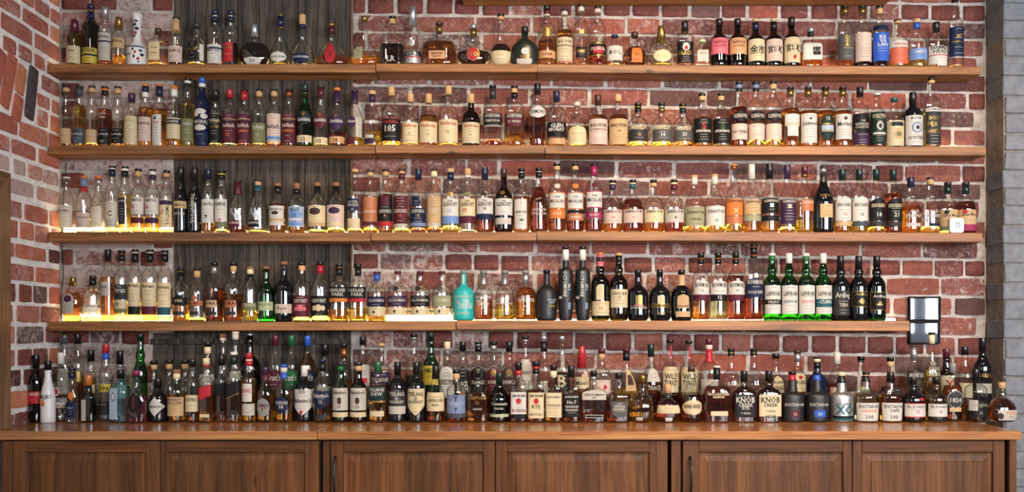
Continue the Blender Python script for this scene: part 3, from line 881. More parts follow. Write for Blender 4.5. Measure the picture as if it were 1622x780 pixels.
def half_extent(shape, t):
    """width share of a label at height share t (0 bottom, 1 top)"""
    if shape == 'o': return max(.02, math.sqrt(max(0, 1 - (2 * t - 1) ** 2)))
    if shape == 'a': return 1 if t < .72 else max(.05, math.sqrt(max(0, 1 - ((t - .72) / .28) ** 2)))
    if shape == 's': return 1 if t > .35 else max(.03, (t / .35) ** .7)
    if shape == 'd': return max(.03, 1 - abs(2 * t - 1))
    if shape == 'v': return 1 if t > .22 else max(.45, .45 + .55 * t / .22)
    if shape == 'k': return 1 if t > .48 else .72
    return 1

def make_label(form, spec, root, H, layer=0):
    """spec: colour,z0,z1[,shape[,cx[,hw]]][;TEXT~z~h~colour...]"""
    bits = spec.split(';')
    a = bits[0].split(',')
    col, z0, z1 = a[0], float(a[1]) / 100, float(a[2]) / 100
    shape = a[3] if len(a) > 3 and a[3] else 'r'
    cx = float(a[4]) if len(a) > 4 else 0.0
    hw = float(a[5]) if len(a) > 5 else .93
    mats, m = [], MB()
    lay = .00035 * layer
    def mi(c):
        q = paper(c)
        if q not in mats: mats.append(q)
        return mats.index(q)
    def patch(z0, z1, cx, hw, c, off, shape='r', nx=12):
        nz = max(2, int((z1 - z0) * 24)) if shape in 'rq' else max(8, int((z1 - z0) * 40))
        v, f = [], []
        for j in range(nz + 1):
            t = j / nz; z = z0 + (z1 - z0) * t
            w = hw * half_extent(shape, t)
            lo, hi = max(-.995, cx - w), min(.995, cx + w)
            ta, tb = math.asin(lo), math.asin(hi)
            n, d = form.sect(z)
            for i in range(nx + 1):
                x = math.sin(ta + (tb - ta) * i / nx) * form.r(z)
                v.append((x, form.front(x, z, off), z * H + (x * .4 if shape == 'q' else 0)))
        for j in range(nz):
            for i in range(nx):
                p = j * (nx + 1) + i
                f.append((p, p + 1, p + nx + 2, p + nx + 1))
        m.add(v, f, mi(c))
    if col != 'no': patch(z0, z1, cx, hw, col, .0006 + lay, shape)
    zt = []
    for b in bits[1:]:
        if '~' not in b: continue
        q = b.split('~')
        s = q[0].replace('_', ' '); vert = s.startswith('^'); s = s.lstrip('^')
        zc, hh = float(q[1]) / 100, float(q[2]) / 100 * H
        tcx = float(q[4]) if len(q) > 4 else cx
        v, f, w, h = text_mesh(s, .022)
        zt.append(zc)
        R = form.r(zc)
        if vert: sc = min(hh / h, .96 * (z1 - z0) * H / w)
        else:
            room = 2 * min(hw, .86) * R * .92
            sc = hh / h
        sx = sc if vert else min(sc, room / w)
        out = []
        gw = (h * sc if vert else w * sx / max(1, len(s)))
        sag = .0004
        if gw > .006 and v: v, f = cut_text(v, f, .005 / (sc if vert else sx), 1 if vert else 0)
        else: sag += gw ** 2 / (8 * R)
        for a_, b_ in v:
            if vert: dx, dzz = b_ * sc, -a_ * sc
            else: dx, dzz = a_ * sx, b_ * sc
            x = tcx * R + dx; z = zc + dzz / H
            x = max(-.98 * R, min(.98 * R, x))
            out.append((x, form.front(x, z, .0006 + lay + sag), z * H))
        m.add(out, f, mi(q[3] if len(q) > 3 else 'bk'))
    # fine print: thin rules of small type
    if col != 'no' and z1 - z0 > .16 and shape in 'ravs':
        ink = 'ga' if col in ('wh', 'cr', 'pk', 'ye', 'tn', 'ow', 'pg', 'og', 'pc', 'pb', 'lb', 'co', 'li') else 'ow'
        k = 0
        z = z1 - .035
        r_ = random.Random(int(H * 1e5) + len(spec))
        while z > z0 + .03:
            if all(abs(z - q) > .045 for q in zt) and k % 2 == 0 and r_.random() < .75:
                w = hw * r_.uniform(.3, .62) * half_extent(shape, (z - z0) / (z1 - z0))
                patch(z, z + .0045, cx, w, ink, .0009 + lay, 'r', 6)
            z -= .022; k += 1
    if m.f:
        return m.build('label' if col != 'no' else 'lettering', mats, root, True)

GLASSWORD = {}
counts = {}
def make_bottle(row, px, w, top, shape, glass, fill, liq, caps, labels, desc, yfront, zbase, suffix, group, neck=.0135, dy=0):
    yc = yfront + .045 + dy
    for _ in range(3):
        R = w / 2 * yc / F
        d = SHAPES[shape][2]
        yc = yfront + dy + max(R * d, .02)
    H = Z(top, yc) - zbase
    form = Form(shape, R, H, neck)
    root = empty('liquor_bottle', (X(px, yc), yc, zbase + .0008))
    root.rotation_euler = (0, 0, math.atan2(-X(px, yc), yc) * .55 * 0 )
    tag(root, desc + ' ' + suffix, 'bottle', group)
    # cap: list of (colour, pixels) from the top down
    segs = [(c, int(n)) for c, n in re.findall(r'([a-z]{2})(\d+)', caps)]
    tot = sum(n for _, n in segs) * yc / F / H
    pxh = yc / F / H
    ztop_glass = 1 - (segs[0][1] * pxh if segs else 0) + .004
    if glass in 'z': ztop_glass = 1
    zs = sorted({z for z, _ in form.p if z < ztop_glass} | {ztop_glass} | {.3, .45})
    # finer rings on the shoulder
    fine = []
    for z0, z1 in zip(zs, zs[1:]):
        fine.append(z0)
        if z1 - z0 > .09: fine += [z0 + (z1 - z0) / 3, z0 + 2 * (z1 - z0) / 3]
    fine.append(zs[-1])
    v, f = lathe(form, fine, 0)
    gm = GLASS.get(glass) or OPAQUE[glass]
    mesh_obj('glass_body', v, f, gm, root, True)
    if glass in GLASS and fill > 2:
        zf = fill / 100
        lz = [.014] + [z for z in fine if .02 < z < zf - .004] + [zf]
        t = max(.0028, R * .06)
        v, f = lathe(form, lz, -t)
        mesh_obj('liquid', v, f, LIQ[liq], root, False).data.polygons.foreach_set('use_smooth', [len(p) < 5 for p in f])
    z = 1.0
    for i, (c, n) in enumerate(segs):
        zl = z - n * pxh
        nm = 'stopper' if i == 0 else ('cork' if c == 'ck' else 'neck_foil')
        off = .0022 if i == 0 and n < 9 else .0011
        if nm == 'cork': off = .0004
        b = .0012 / H
        seg = 20
        vv, ff = [], []
        prof = [(zl, off), (z - 2 * b, off), (z - .6 * b, off - .0006), (z, off - .0018)] if i == 0 else [(zl, off), (z, off)]
        mid = [zz for zz, _ in form.p if zl < zz < z]
        if i > 0 and mid: prof = [(zl, off)] + [(q, off) for q in mid] + [(z, off)]
        for zz, oo in prof:
            for k in range(seg):
                vv.append(form.pt(zz, 2 * math.pi * k / seg, oo))
        for a in range(len(prof) - 1):
            for k in range(seg): ff.append((a * seg + k, a * seg + (k + 1) % seg, (a + 1) * seg + (k + 1) % seg, (a + 1) * seg + k))
        ff.append(tuple(range(seg))[::-1]); ff.append(tuple((len(prof) - 1) * seg + k for k in range(seg)))
        o = mesh_obj(nm, vv, ff, capmat(c), root, False)
        o.data.polygons.foreach_set('use_smooth', [len(p) < 5 for p in ff])
        z = zl - .0005
    if labels != '-':
        for i, sp in enumerate(labels.split('|')): make_label(form, sp, root, H, i)
    return root

def run_table(txt, n, yfront, zfun, suffix, group):
    rows = []
    for line in txt.strip().splitlines():
        data, desc = line.strip().split(' # ')
        q = data.split()
        dy = 0.0; neck = .0135
        for extra in q[9:]:
            if extra.startswith('dy'): dy = float(extra[2:])
            if extra.startswith('nk'): neck = float(extra[2:])
        rows.append([float(q[0]), float(q[1]) * 1.05, float(q[2]), q[3:9], dy, neck, desc])
    rows.sort(key=lambda r: r[0])
    for r in rows:
        if n < 5 and r[0] < 290: r[0] -= 2.0 * (290 - r[0]) / 190
    home = [r[0] for r in rows]
    def ym(r): return yfront + r[4] + r[1] / 2 * 3.9 / F * SHAPES[r[3][0]][2]
    def need(a, b):                                     # least spacing of two neighbours, in pixels
        s = (a[1] + b[1]) / 2 * 3.9 / F + .0008
        ya, yb = ym(a), ym(b)
        d = ya - yb
        if SHAPES[a[3][0]][1] > 2.5 or SHAPES[b[3][0]][1] > 2.5: d *= .5      # square corners
        return (math.sqrt(max(0, s * s - d * d)) + (CX - a[0]) * (yb - ya) / F) * F / yb
    for _ in range(60):                                 # neighbours nudge each other a little, then slim down
        for i in range(len(rows) - 1):
            o = need(rows[i], rows[i + 1]) - (rows[i + 1][0] - rows[i][0])
            if o > 0: rows[i][0] -= o * .3; rows[i + 1][0] += o * .3
        for r, h in zip(rows, home): r[0] = max(h - 2.2, min(h + 2.2, r[0]))
    scale = [1.0] * len(rows)
    for i in range(len(rows) - 1):
        k = (rows[i + 1][0] - rows[i][0]) / max(1, need(rows[i], rows[i + 1]))
        if k < 1: scale[i] = min(scale[i], k); scale[i + 1] = min(scale[i + 1], k)
    for k, (px, w, top, (shape, glass, fill, liq, caps, labels), dy, neck, desc) in zip(scale, rows):
        make_bottle(n, px, w * k, top, shape, glass, float(fill), liq, caps if caps != '-' else '', labels, desc, yfront, zfun(px), suffix, group, neck, dy)

# x, width, top (photograph pixels) | outline | glass | fill % | spirit | cap segments from the top | labels
T1 = '''
122 24 32 std o 30 y mr21 cr,3,40;Gran~30~5~br;Sol~16~4~og # olive bottle with pale yellow label and maroon neck foil
145 26 7.5 tal d 0 a nv9gd3nv10 ye,2,27;METAXA~23~6~nv|nv,14,17 # tall brown bottle with yellow star label and dark blue cap
168 21 12 tal c 30 r sv18 ow,7,54;METAXA~47~5~nv|nv,38,40.5 # clear bottle with tall white label and silver cap
190 21 28 std c 20 o gd19 tn,34,54;METAXA~48~6~br|bk,12,34,r,0,.06 # clear bottle with tan label and long gold cap
216 32 23 vas z 0 a wh3 wh,3,30,r,-.55,.36;METAXA~20~5~nv|tl,33,36|nv,4,7,o,.5,.12|rd,8,14,o,.45,.13|tl,12,18,o,.1,.12|nv,16,22,o,.75,.12|rd,20,26,o,.2,.1|tl,24,29,o,.65,.13|nv,26,31,o,.0,.1|rd,60,66,o,0,.4|nv,68,74,o,.3,.5|tl,55,59,o,-.3,.4|nv,76,81,o,-.2,.5|tl,83,87,o,.2,.5 # white ceramic vase bottle painted with red and blue flowers
251 30 46 hsh c 5 o br9 cr,12,58,r,-.1,.56;Tomas~45~5~br;RESERVA~30~4~rd # clear flat bottle with beige label and round brown knob
279 23 28 tal c 32 k bk3ck19 pk,5,38;CAMUS~28~6~br # bottle with pinkish label and long gold cork neck
312 29 38 sqt c 5 o ch7 bk,10,55,r,-.2,.5;BACHE~36~6~gd|wh,10,48,r,.72,.16 # clear bottle with narrow black and gold label
341 23 17 tal c 12 r nv8sv3nv6 wh,2,36;MARTELL~26~5~nv|nv,28,31 # slim clear bottle with white label and blue banded cap
368 23 18 tal c 40 k nv7sv3nv6 rd,5,40,r,-.2,.72;MARTELL~31~5~gd # slim bottle with crimson label and blue banded cap
404 49 40 glb c 54 k sv20 wh,1,18,a,0,.62;XO~10~7~bk # round dark brown brandy decanter with white arched label
446 31 24 tea c 4 o gd3nv17gd2 wh,5,25,o,-.1,.85;COURVOISIER~15~4~nv # round clear bottle with white oval label and blue gold cap
479 36 24 tea c 4 p ck16nv5 nv,2,24,o,0,.78;COURVOISIER~15~4~wh # round clear bottle with navy oval label and tan cap
524 54 37.5 brn c 23 b gd6mr10 rd,3,52,o,0,.34;V~25~13~mr # wide bell decanter with red leaf emblem and gold stopper
575 47 27 brn c 18 o gd8 li,12,36,r,-.35,.3 # wide clear decanter with a little amber and small gold top
620 36 26.6 dec c 41 k bk4ck8 no,3,20;LR~11~11~sv # square clear decanter of near-black spirit lettered LR
654 26 12 con c 6 r sv29 sv,2,22|bk,14,22;MARTELL~18~5~sv|rd,11,13|sv,30,42,o,0,.3 # clear cone bottle with silver and black label, silver cap
696 53 36 fla c 54 b br5gd12 pc,12,30,r,-.1,.46;GRAND~24~6~br;Reserve~18~4~br # wide oval flask of brown spirit with orange label
752 50 40 glb c 34 k sv7gd11 gd,8,41,o,0,.39|rd,9.5,39.5,o,0,.35;XO~24~12~gd # faceted round decanter with round red and gold medallion
795 33 23 tea c 40 k bk4ck5 cr,1,26;VSOP~18~4~tn # teardrop bottle of dark spirit with wide cream label
831 40 43 fla x 0 a bk12 wh,24,42,o,0,.28|ow,0,14,r,-.05,.58|no,14,24;VSOP~19~8~gd # broad green-black flask with round white seal
867 27 10 std c 42 a bk7mr7wh2 pc,11,23;YORK~17~5~br|gd,46,60,r,0,.5 # amber bottle with peach band label and dark banded cap
894 26 16 std c 62 a bk3ow6 cr,4,48;A.E._DOR~41~5~bk|mr,33,34.5|rd,5,6.5 # amber bottle with notched cream label and pale cork
919 24 8 hsh c 5 o bk4ow7 bk,11,29,r,0,.7;ARARAT~22~5~gd|gd,50,56,r,0,.3 # clear straight bottle with small black label and gold crest
946 26 11 tal c 16 r bk4pk6 bk,15,38;PLISKA~27~6~wh|rd,19,30,r,0,.6|gd,35,37|gd,15,17 # clear bottle with black gold-edged picture label
973 25 56 std c 6 o nv4 wh,15,60;あかし~40~13~bk # small clear bottle with white label of black brush characters
1004 36 52 low c 56 b br8 og,8,50,r,.1,.45;Sun~32~7~br;MALT~15~4~rd # squat amber bottle with orange square label
1046 44 42 glb c 6 o gd26 gd,7,39,o,0,.64|cr,8,38,o,0,.61;SUPER~22~7~gd # round flat clear bottle with cream oval label and gold neck
1083 26 34.5 hsh c 4 r bk17gd2 bk,5,52;BLACK~27~8~gd|wh,31,49,o,0,.4|rd,33,43,o,0,.2 # bottle with full black label, white oval and gold word BLACK
1113 25 64 dec c 6 v pg4 ow,14,58,r,-.05,.66;Taketsuru~45~6~ga # smallest clear square bottle with white label and greenish stopper
1139 27.6 30.5 sqt d 0 a bk12 ro,24,57;NIKKA~48~6~mr;COFFEY~40~5~mr # brown bottle with salmon pink label
1168 27.6 30.5 sqt d 0 a bk12 pc,24,57;NIKKA~48~6~br;COFFEY~40~5~br # brown bottle with orange peach label
1197 27 31 sqt d 0 a tn5nv12 cr,10,55;余市~33~18~bk # brown bottle with cream label of two brush characters
1225 27 31 sqt d 0 a tn5bk12 pk,10,55;宮城峡~34~15~bk # brown bottle, pinkish label of three brush characters, tan cap
1253 26 28 sqt d 0 a bk15 cr,7,57;宮城峡~36~15~bk|rd,13,22,o,.1,.2 # brown bottle, cream label of three brush characters with red seal
1284 31 45.5 dec c 40 o sv7bk5 wh,16,58;響~38~22~bk~.35 # faceted decanter, white label with tall brush character, clear stopper
1339 26 10 std c 26 o bk4gd9 ga,10,50;KA~46~6~gd;VA~40~6~gd;LAN~34~6~gd # bottle with charcoal label of gold lettering
1365 26 10 std c 32 k bk4gd9 pk,8,54;KA~47~6~ow;VA~41~6~ow;LAN~35~6~ow # bottle with pale pink label and gold neck, dark spirit
1394 26 10 std c 30 k bk4ck9 bl,9,54;KA~47~6~wh;VA~41~6~wh;LAN~35~6~wh|nv,58,66 # bottle with bright blue label and purple collar
1422 29 31 sqt c 28 y br3ck4 co,6,38|wh,39,52;TEELING~45~5~rd # clear bottle with coral label and white band
1452 29 31 sqt c 22 y ck6bl9 lb,14,37;AMRUT~30~5~wh # clear bottle with light blue label and blue neck
1483.5 30 36 std c 18 y bk15 wh,6,45;HAMMER~41~8~bk;HEAD~33~8~bk|rd,24,26|wh,2,13,r,.2,.5 # clear bottle with slanted white label of heavy black lettering
1511 24 0 tal c 3 o bk3 nv,15,58;Mackmyra~36~4~gd|gd,44,46,r,.2,.35|gd,46,48,r,.4,.25|gd,42,44,r,0,.25 # tallest slim clear bottle with dark blue label
'''
T2 = '''
109 19 137 std c 0 y bk3ck6 tn,4,29;Jura~22~4~ow # empty clear bottle beside brick corner with low tan label
129 21 137 std c 68 y bk3sl12 sl,4,29;benriach~20~4~ow # pale gold full bottle with slate label and slate foil
149 19 137 std c 7 o bk3ck7 tn,5,27;benriach~20~4~ow # clear bottle with tan label, dregs of amber
169 20 138 std c 62 r bk3og4bk7 bk,3,29;benriach~20~4~ow;10~8~5~ow|no,35,60;curio~54~4~ow;sitas~48~4~ow # red-brown full bottle with black label and orange band on cap
190 20 138 std c 8 o bk3ck8 bk,4,29;benriach~20~4~ow|no,35,60;curio~54~4~ow;sitas~48~4~ow # empty clear bottle with black label and white script
211 22.6 148.6 sqt c 40 p pu14 cr,4,56;ANCNOC~47~5~li # bottle with pale etched yellow label and dark purple cap
232 21.7 134 std c 62 o og4nv9wh8 pk,8,46;OBAN~36~5~br # amber bottle with cream pink label and orange cap
252 22 134 std c 60 o og4nv15 wh,1,50,r,-.15,.72;bird~38~4~rd|bk,42,46,o,-.3,.2 # amber bottle with narrow white label, small bird and red word
274 24 137 std c 42 o og5wh12 cr,12,46;DALWHINNIE~40~5~nv|nv,36,44;DALWHINNIE~40~4~cr # bottle with pale label crossed by navy band, white foil
297 20 125 tal c 66 y bk4wh4bk4 ol,6,40;CLYNELISH~32~4~ow # tall slim bottle of olive gold spirit, white bands on cap
318 23.7 124 tal n 0 a bl9wh6bk2 wh,46,54,o,0,.75|wh,39,47,o,.5,.4|wh,22,31,o,.0,.75|ga,31,38;BRORA~35~4~wh|wh,42,49,o,-.5,.35|nv,3,20;~10~3~wh # dark navy bottle with white brushed clouds and blue cap
339.5 20 143.7 std c 8 y bk15 bk,5,56;BenRiach~46~5~ow;PEATED~34~4~gd|gd,42,43.5 # bottle with full black label and black cap beside navy bottle
362 22.6 142.7 std c 5 p rd13 mr,5,56;BenRiach~36~7~pk;12~20~6~og|tn,46,47|bk,41,43 # pale clear bottle with burgundy label and red foil
385 22 142.7 std c 5 r bk3rd13 mr,5,56;BenRiach~36~7~pk;SHERRY~26~4~og|tn,46,47|bk,41,43 # burgundy label bottle with black-topped red foil
408.5 22.6 142.5 std c 5 o bk3ck8 ol,5,40;BenRiach~33~7~ow;16~20~5~ow # clear bottle with olive grey label and cork
433.5 23 142.5 std c 6 r bk3ck8 pk,6,56;BenRiach~34~8~bk|lb,11,17;~14~3~wh # bottle with white label and blue landscape
458 22.7 142 std c 55 r bk3cp9 mr,5,56;BenRiach~36~7~pk;AUTHENTIC~26~4~og|tn,46,47|bk,41,43 # dark red bottle with burgundy label and copper foil
481 25 134 con g 0 y dg14gd2dg4 dg,33,57,o,0,.86;Glenfiddich~42~6~wh;Ψ~51~7~gd|cr,6,17;12~11~6~bk # green glass bottle with stag label and cream band reading 12
508 23 136 con c 4 y ch4mr15 mr,28,56,o,0,.9;Glenfiddich~42~6~wh;Ψ~51~6~gd|cr,3,14;15~8~6~bk # clear bottle with red stag label and cream band reading 15
534 25 140 con c 24 r og5pu18 pu,26,56,o,0,.9;Glenfiddich~42~6~wh;Ψ~51~6~gd|pc,5,16;18~10~6~bk # bottle with dark purple stag label and orange wooden stopper
562 27 143.7 con c 16 y ch3pu18 pu,32,52,o,-.2,.5;Glenf~43~5~wh|mr,3,16,r,-.3,.5|ow,16,50,r,.6,.3 # clear bottle with small dark round label, gold dregs
589.5 26 144.7 con c 28 y ck6pu11 no,36,50;Glenfiddich~43~6~wh|pu,4,14,r,-.2,.6|ow,14,20,r,-.2,.5 # clear bottle one quarter full of yellow spirit, purple neck
620 30 138.7 std c 7 o ck14 bk,7,44;Glenfarclas~39~5~rd;105~28~11~wh|rd,44,45 # clear bottle with black label reading 105
651 25.6 149.6 sqt c 5 o ck13 cr,4,43;Glenfarclas~37~6~rd;8~22~4~br # clear bottle with cream red-script label, smallest of its kind
679 28.6 149.6 sqt c 58 b ck15 cr,5,44;Glenfarclas~37~6~rd;10~20~4~br # brown-filled bottle with cream red-script label beside smaller clear one
709.5 31 137 sqt c 4 b ck14 cr,5,42;Glenfarclas~36~6~rd;12~22~4~br # tallest clear bottle with cream red-script label
746 28 149.6 sqt d 0 b ck15 cr,4,43;Glenfarclas~37~6~rd;21~20~4~br # dark brown glass bottle with cream red-script label
780.5 28.6 136 hsh c 9 r bk4ch17 bk,33,52;AUCHENTOSHAN~48~6~ow;THREE_WOOD~40~4~ow|gy,30,33 # clear straight bottle with black and grey band label
814.6 29.6 137 hsh c 21 o bk4ck7bk8 mr,31,52;AUCHENTOSHAN~48~6~ow;12_YEARS~39~4~ow|bk,45,52;AUCHENTOSHAN~48.5~6~ow # clear straight bottle with maroon band label, amber below
851.5 27.6 133 tap c 62 r bk17 wh,43,63,o,0,.9;TAMDHU~53~6~bk # tapered dark amber bottle with white oval label
881 29.6 145 std c 12 o nv16 bk,16,42;GLEN~36~7~wh;MORAY~29~7~wh|pc,3,13 # bottle with black two-line label and cream band, navy cap
914 29 163 con c 6 y ow6 cr,4,44,a;Dalwhinnie~28~4~tn # clear bottle with pale yellow arched label and glass stopper
947 30 151 sqt c 60 b br16 pk,3,51;BALVENIE~39~6~bk;DOUBLEWOOD~31~4~br # brown-filled round bottle with white label and dark brown cap
979 29.6 150.6 sqt c 60 b pc11 tn,3,51;BALVENIE~39~6~bk;14~28~5~br # amber round bottle with tan label and cork
1010.5 30.6 164 sqt c 10 o bk5gd3bk7 ch,12,44,a;ABERFELDY~42~9~cr;12~26~6~gd # round bottle, gold pale lettering arched over charcoal label, first of three
1048 30.6 164 sqt c 10 o bk5sv3gd6 ga,12,44,a;ABERFELDY~42~9~cr;16~26~9~wh # round bottle with pale arched lettering, between its two twins
1081.5 29.6 165 sqt c 10 r bk5ck2dg8 ga,13,42,a;ABERFELDY~40~8~cr;21~27~8~wh # round bottle with pale arched lettering and dark green neck
1112 28.6 149 std c 54 o bk4ck7 bk,6,51;S~37~13~rd;SPRINGBANK~28~5~wh # amber bottle with black label and large red S
1142.6 27.6 149 std c 50 p bk4ck7 bk,5,51;S~37~13~gn;SPRINGBANK~28~5~wh # pale bottle with black label and large green S
1170 25.6 130 tal c 60 r bk5st6bk4 bk,37,54,o,0,.95;GLENGOYNE~46~6~ow|pk,10,34;10_YEARS~22~5~bk # dark amber bottle, black oval over pink-white label
1198 25.6 130 tal c 10 y bk5st6bk4 bk,37,54,o,0,.95;GLENGOYNE~46~6~ow|pk,10,34;12_15~22~5~ow # emptied clear bottle, black oval over pink-white label, blue-banded cap
1225 25.6 130 tal c 10 y bk4ck8 bk,37,54,o,0,.95;GLENGOYNE~46~6~ow|pk,10,34;15~22~5~ow # emptied clear bottle, black oval over pale label, cork neck
1252 27 138.7 std c 64 o bk4gd11 wh,17,53,k,.05,.85;GLENLIVET~37~5~tn # amber bottle with keyhole-shaped white label
1280 26 138.7 std c 60 o bk4gd11 wh,6,54;Linkwood~38~7~bk|ga,43,48,o,0,.15 # amber bottle with white gothic label, near keyhole label
1308 26 138.7 std c 60 o bk4gd11 dg,9,53,o,0,.82;Strathisla~26~4~cr|pb,27,35,r,0,.7|gd,36,38,r,0,.7;12~46~5~cr # amber bottle with teal oval landscape label
1335 26 138.7 std c 60 o bk4gd11 wh,12,53;Mortlach~37~7~bk|br,43,49,o,0,.2 # amber bottle with white gothic label and small brown emblem
1362 26 138.7 std c 52 y bk15 bk,23,54,v;THE~42~3~ow;GLENALLACHIE~37~4~ow;COLLECTION~32~4~ow|pu,3,23 # bottle with black upper and purple lower label
1389 25 148 std c 55 r ow4 dg,4,63;SCALLYWAG~56~7~cr|ow,30,46,o,0,.42|ch,33,42,o,0,.2|ow,22,26,r,0,.75 # bottle with dark green label and round pale picture
1418.5 28 156 std c 45 y tl5 cr,2,52;TIMOROUS~44~6~dg|dg,41,49,r,0,.6|tn,14,36,o,.1,.5|ol,20,30,o,.1,.28 # yellow bottle with cream picture label and teal stopper
1446.6 28.6 147 std k 0 a bk20 wh,2,56;ROCK~51~5~bk;OYSTER~16~6~ch|st,24,44,o,.05,.55|wh,27,41,o,.05,.38|ch,30,38,o,.08,.2 # black bottle with white label and grey oval picture
1473 25 124 hsh c 55 y bk4ck5 ch,3,50;PEAT~32~7~gd;MONSTER~22~6~gd;BOX~41~6~gd|wh,50,56,a;COMPASS~53~3~bk # tall bottle with dark label covered in gold pattern
'''
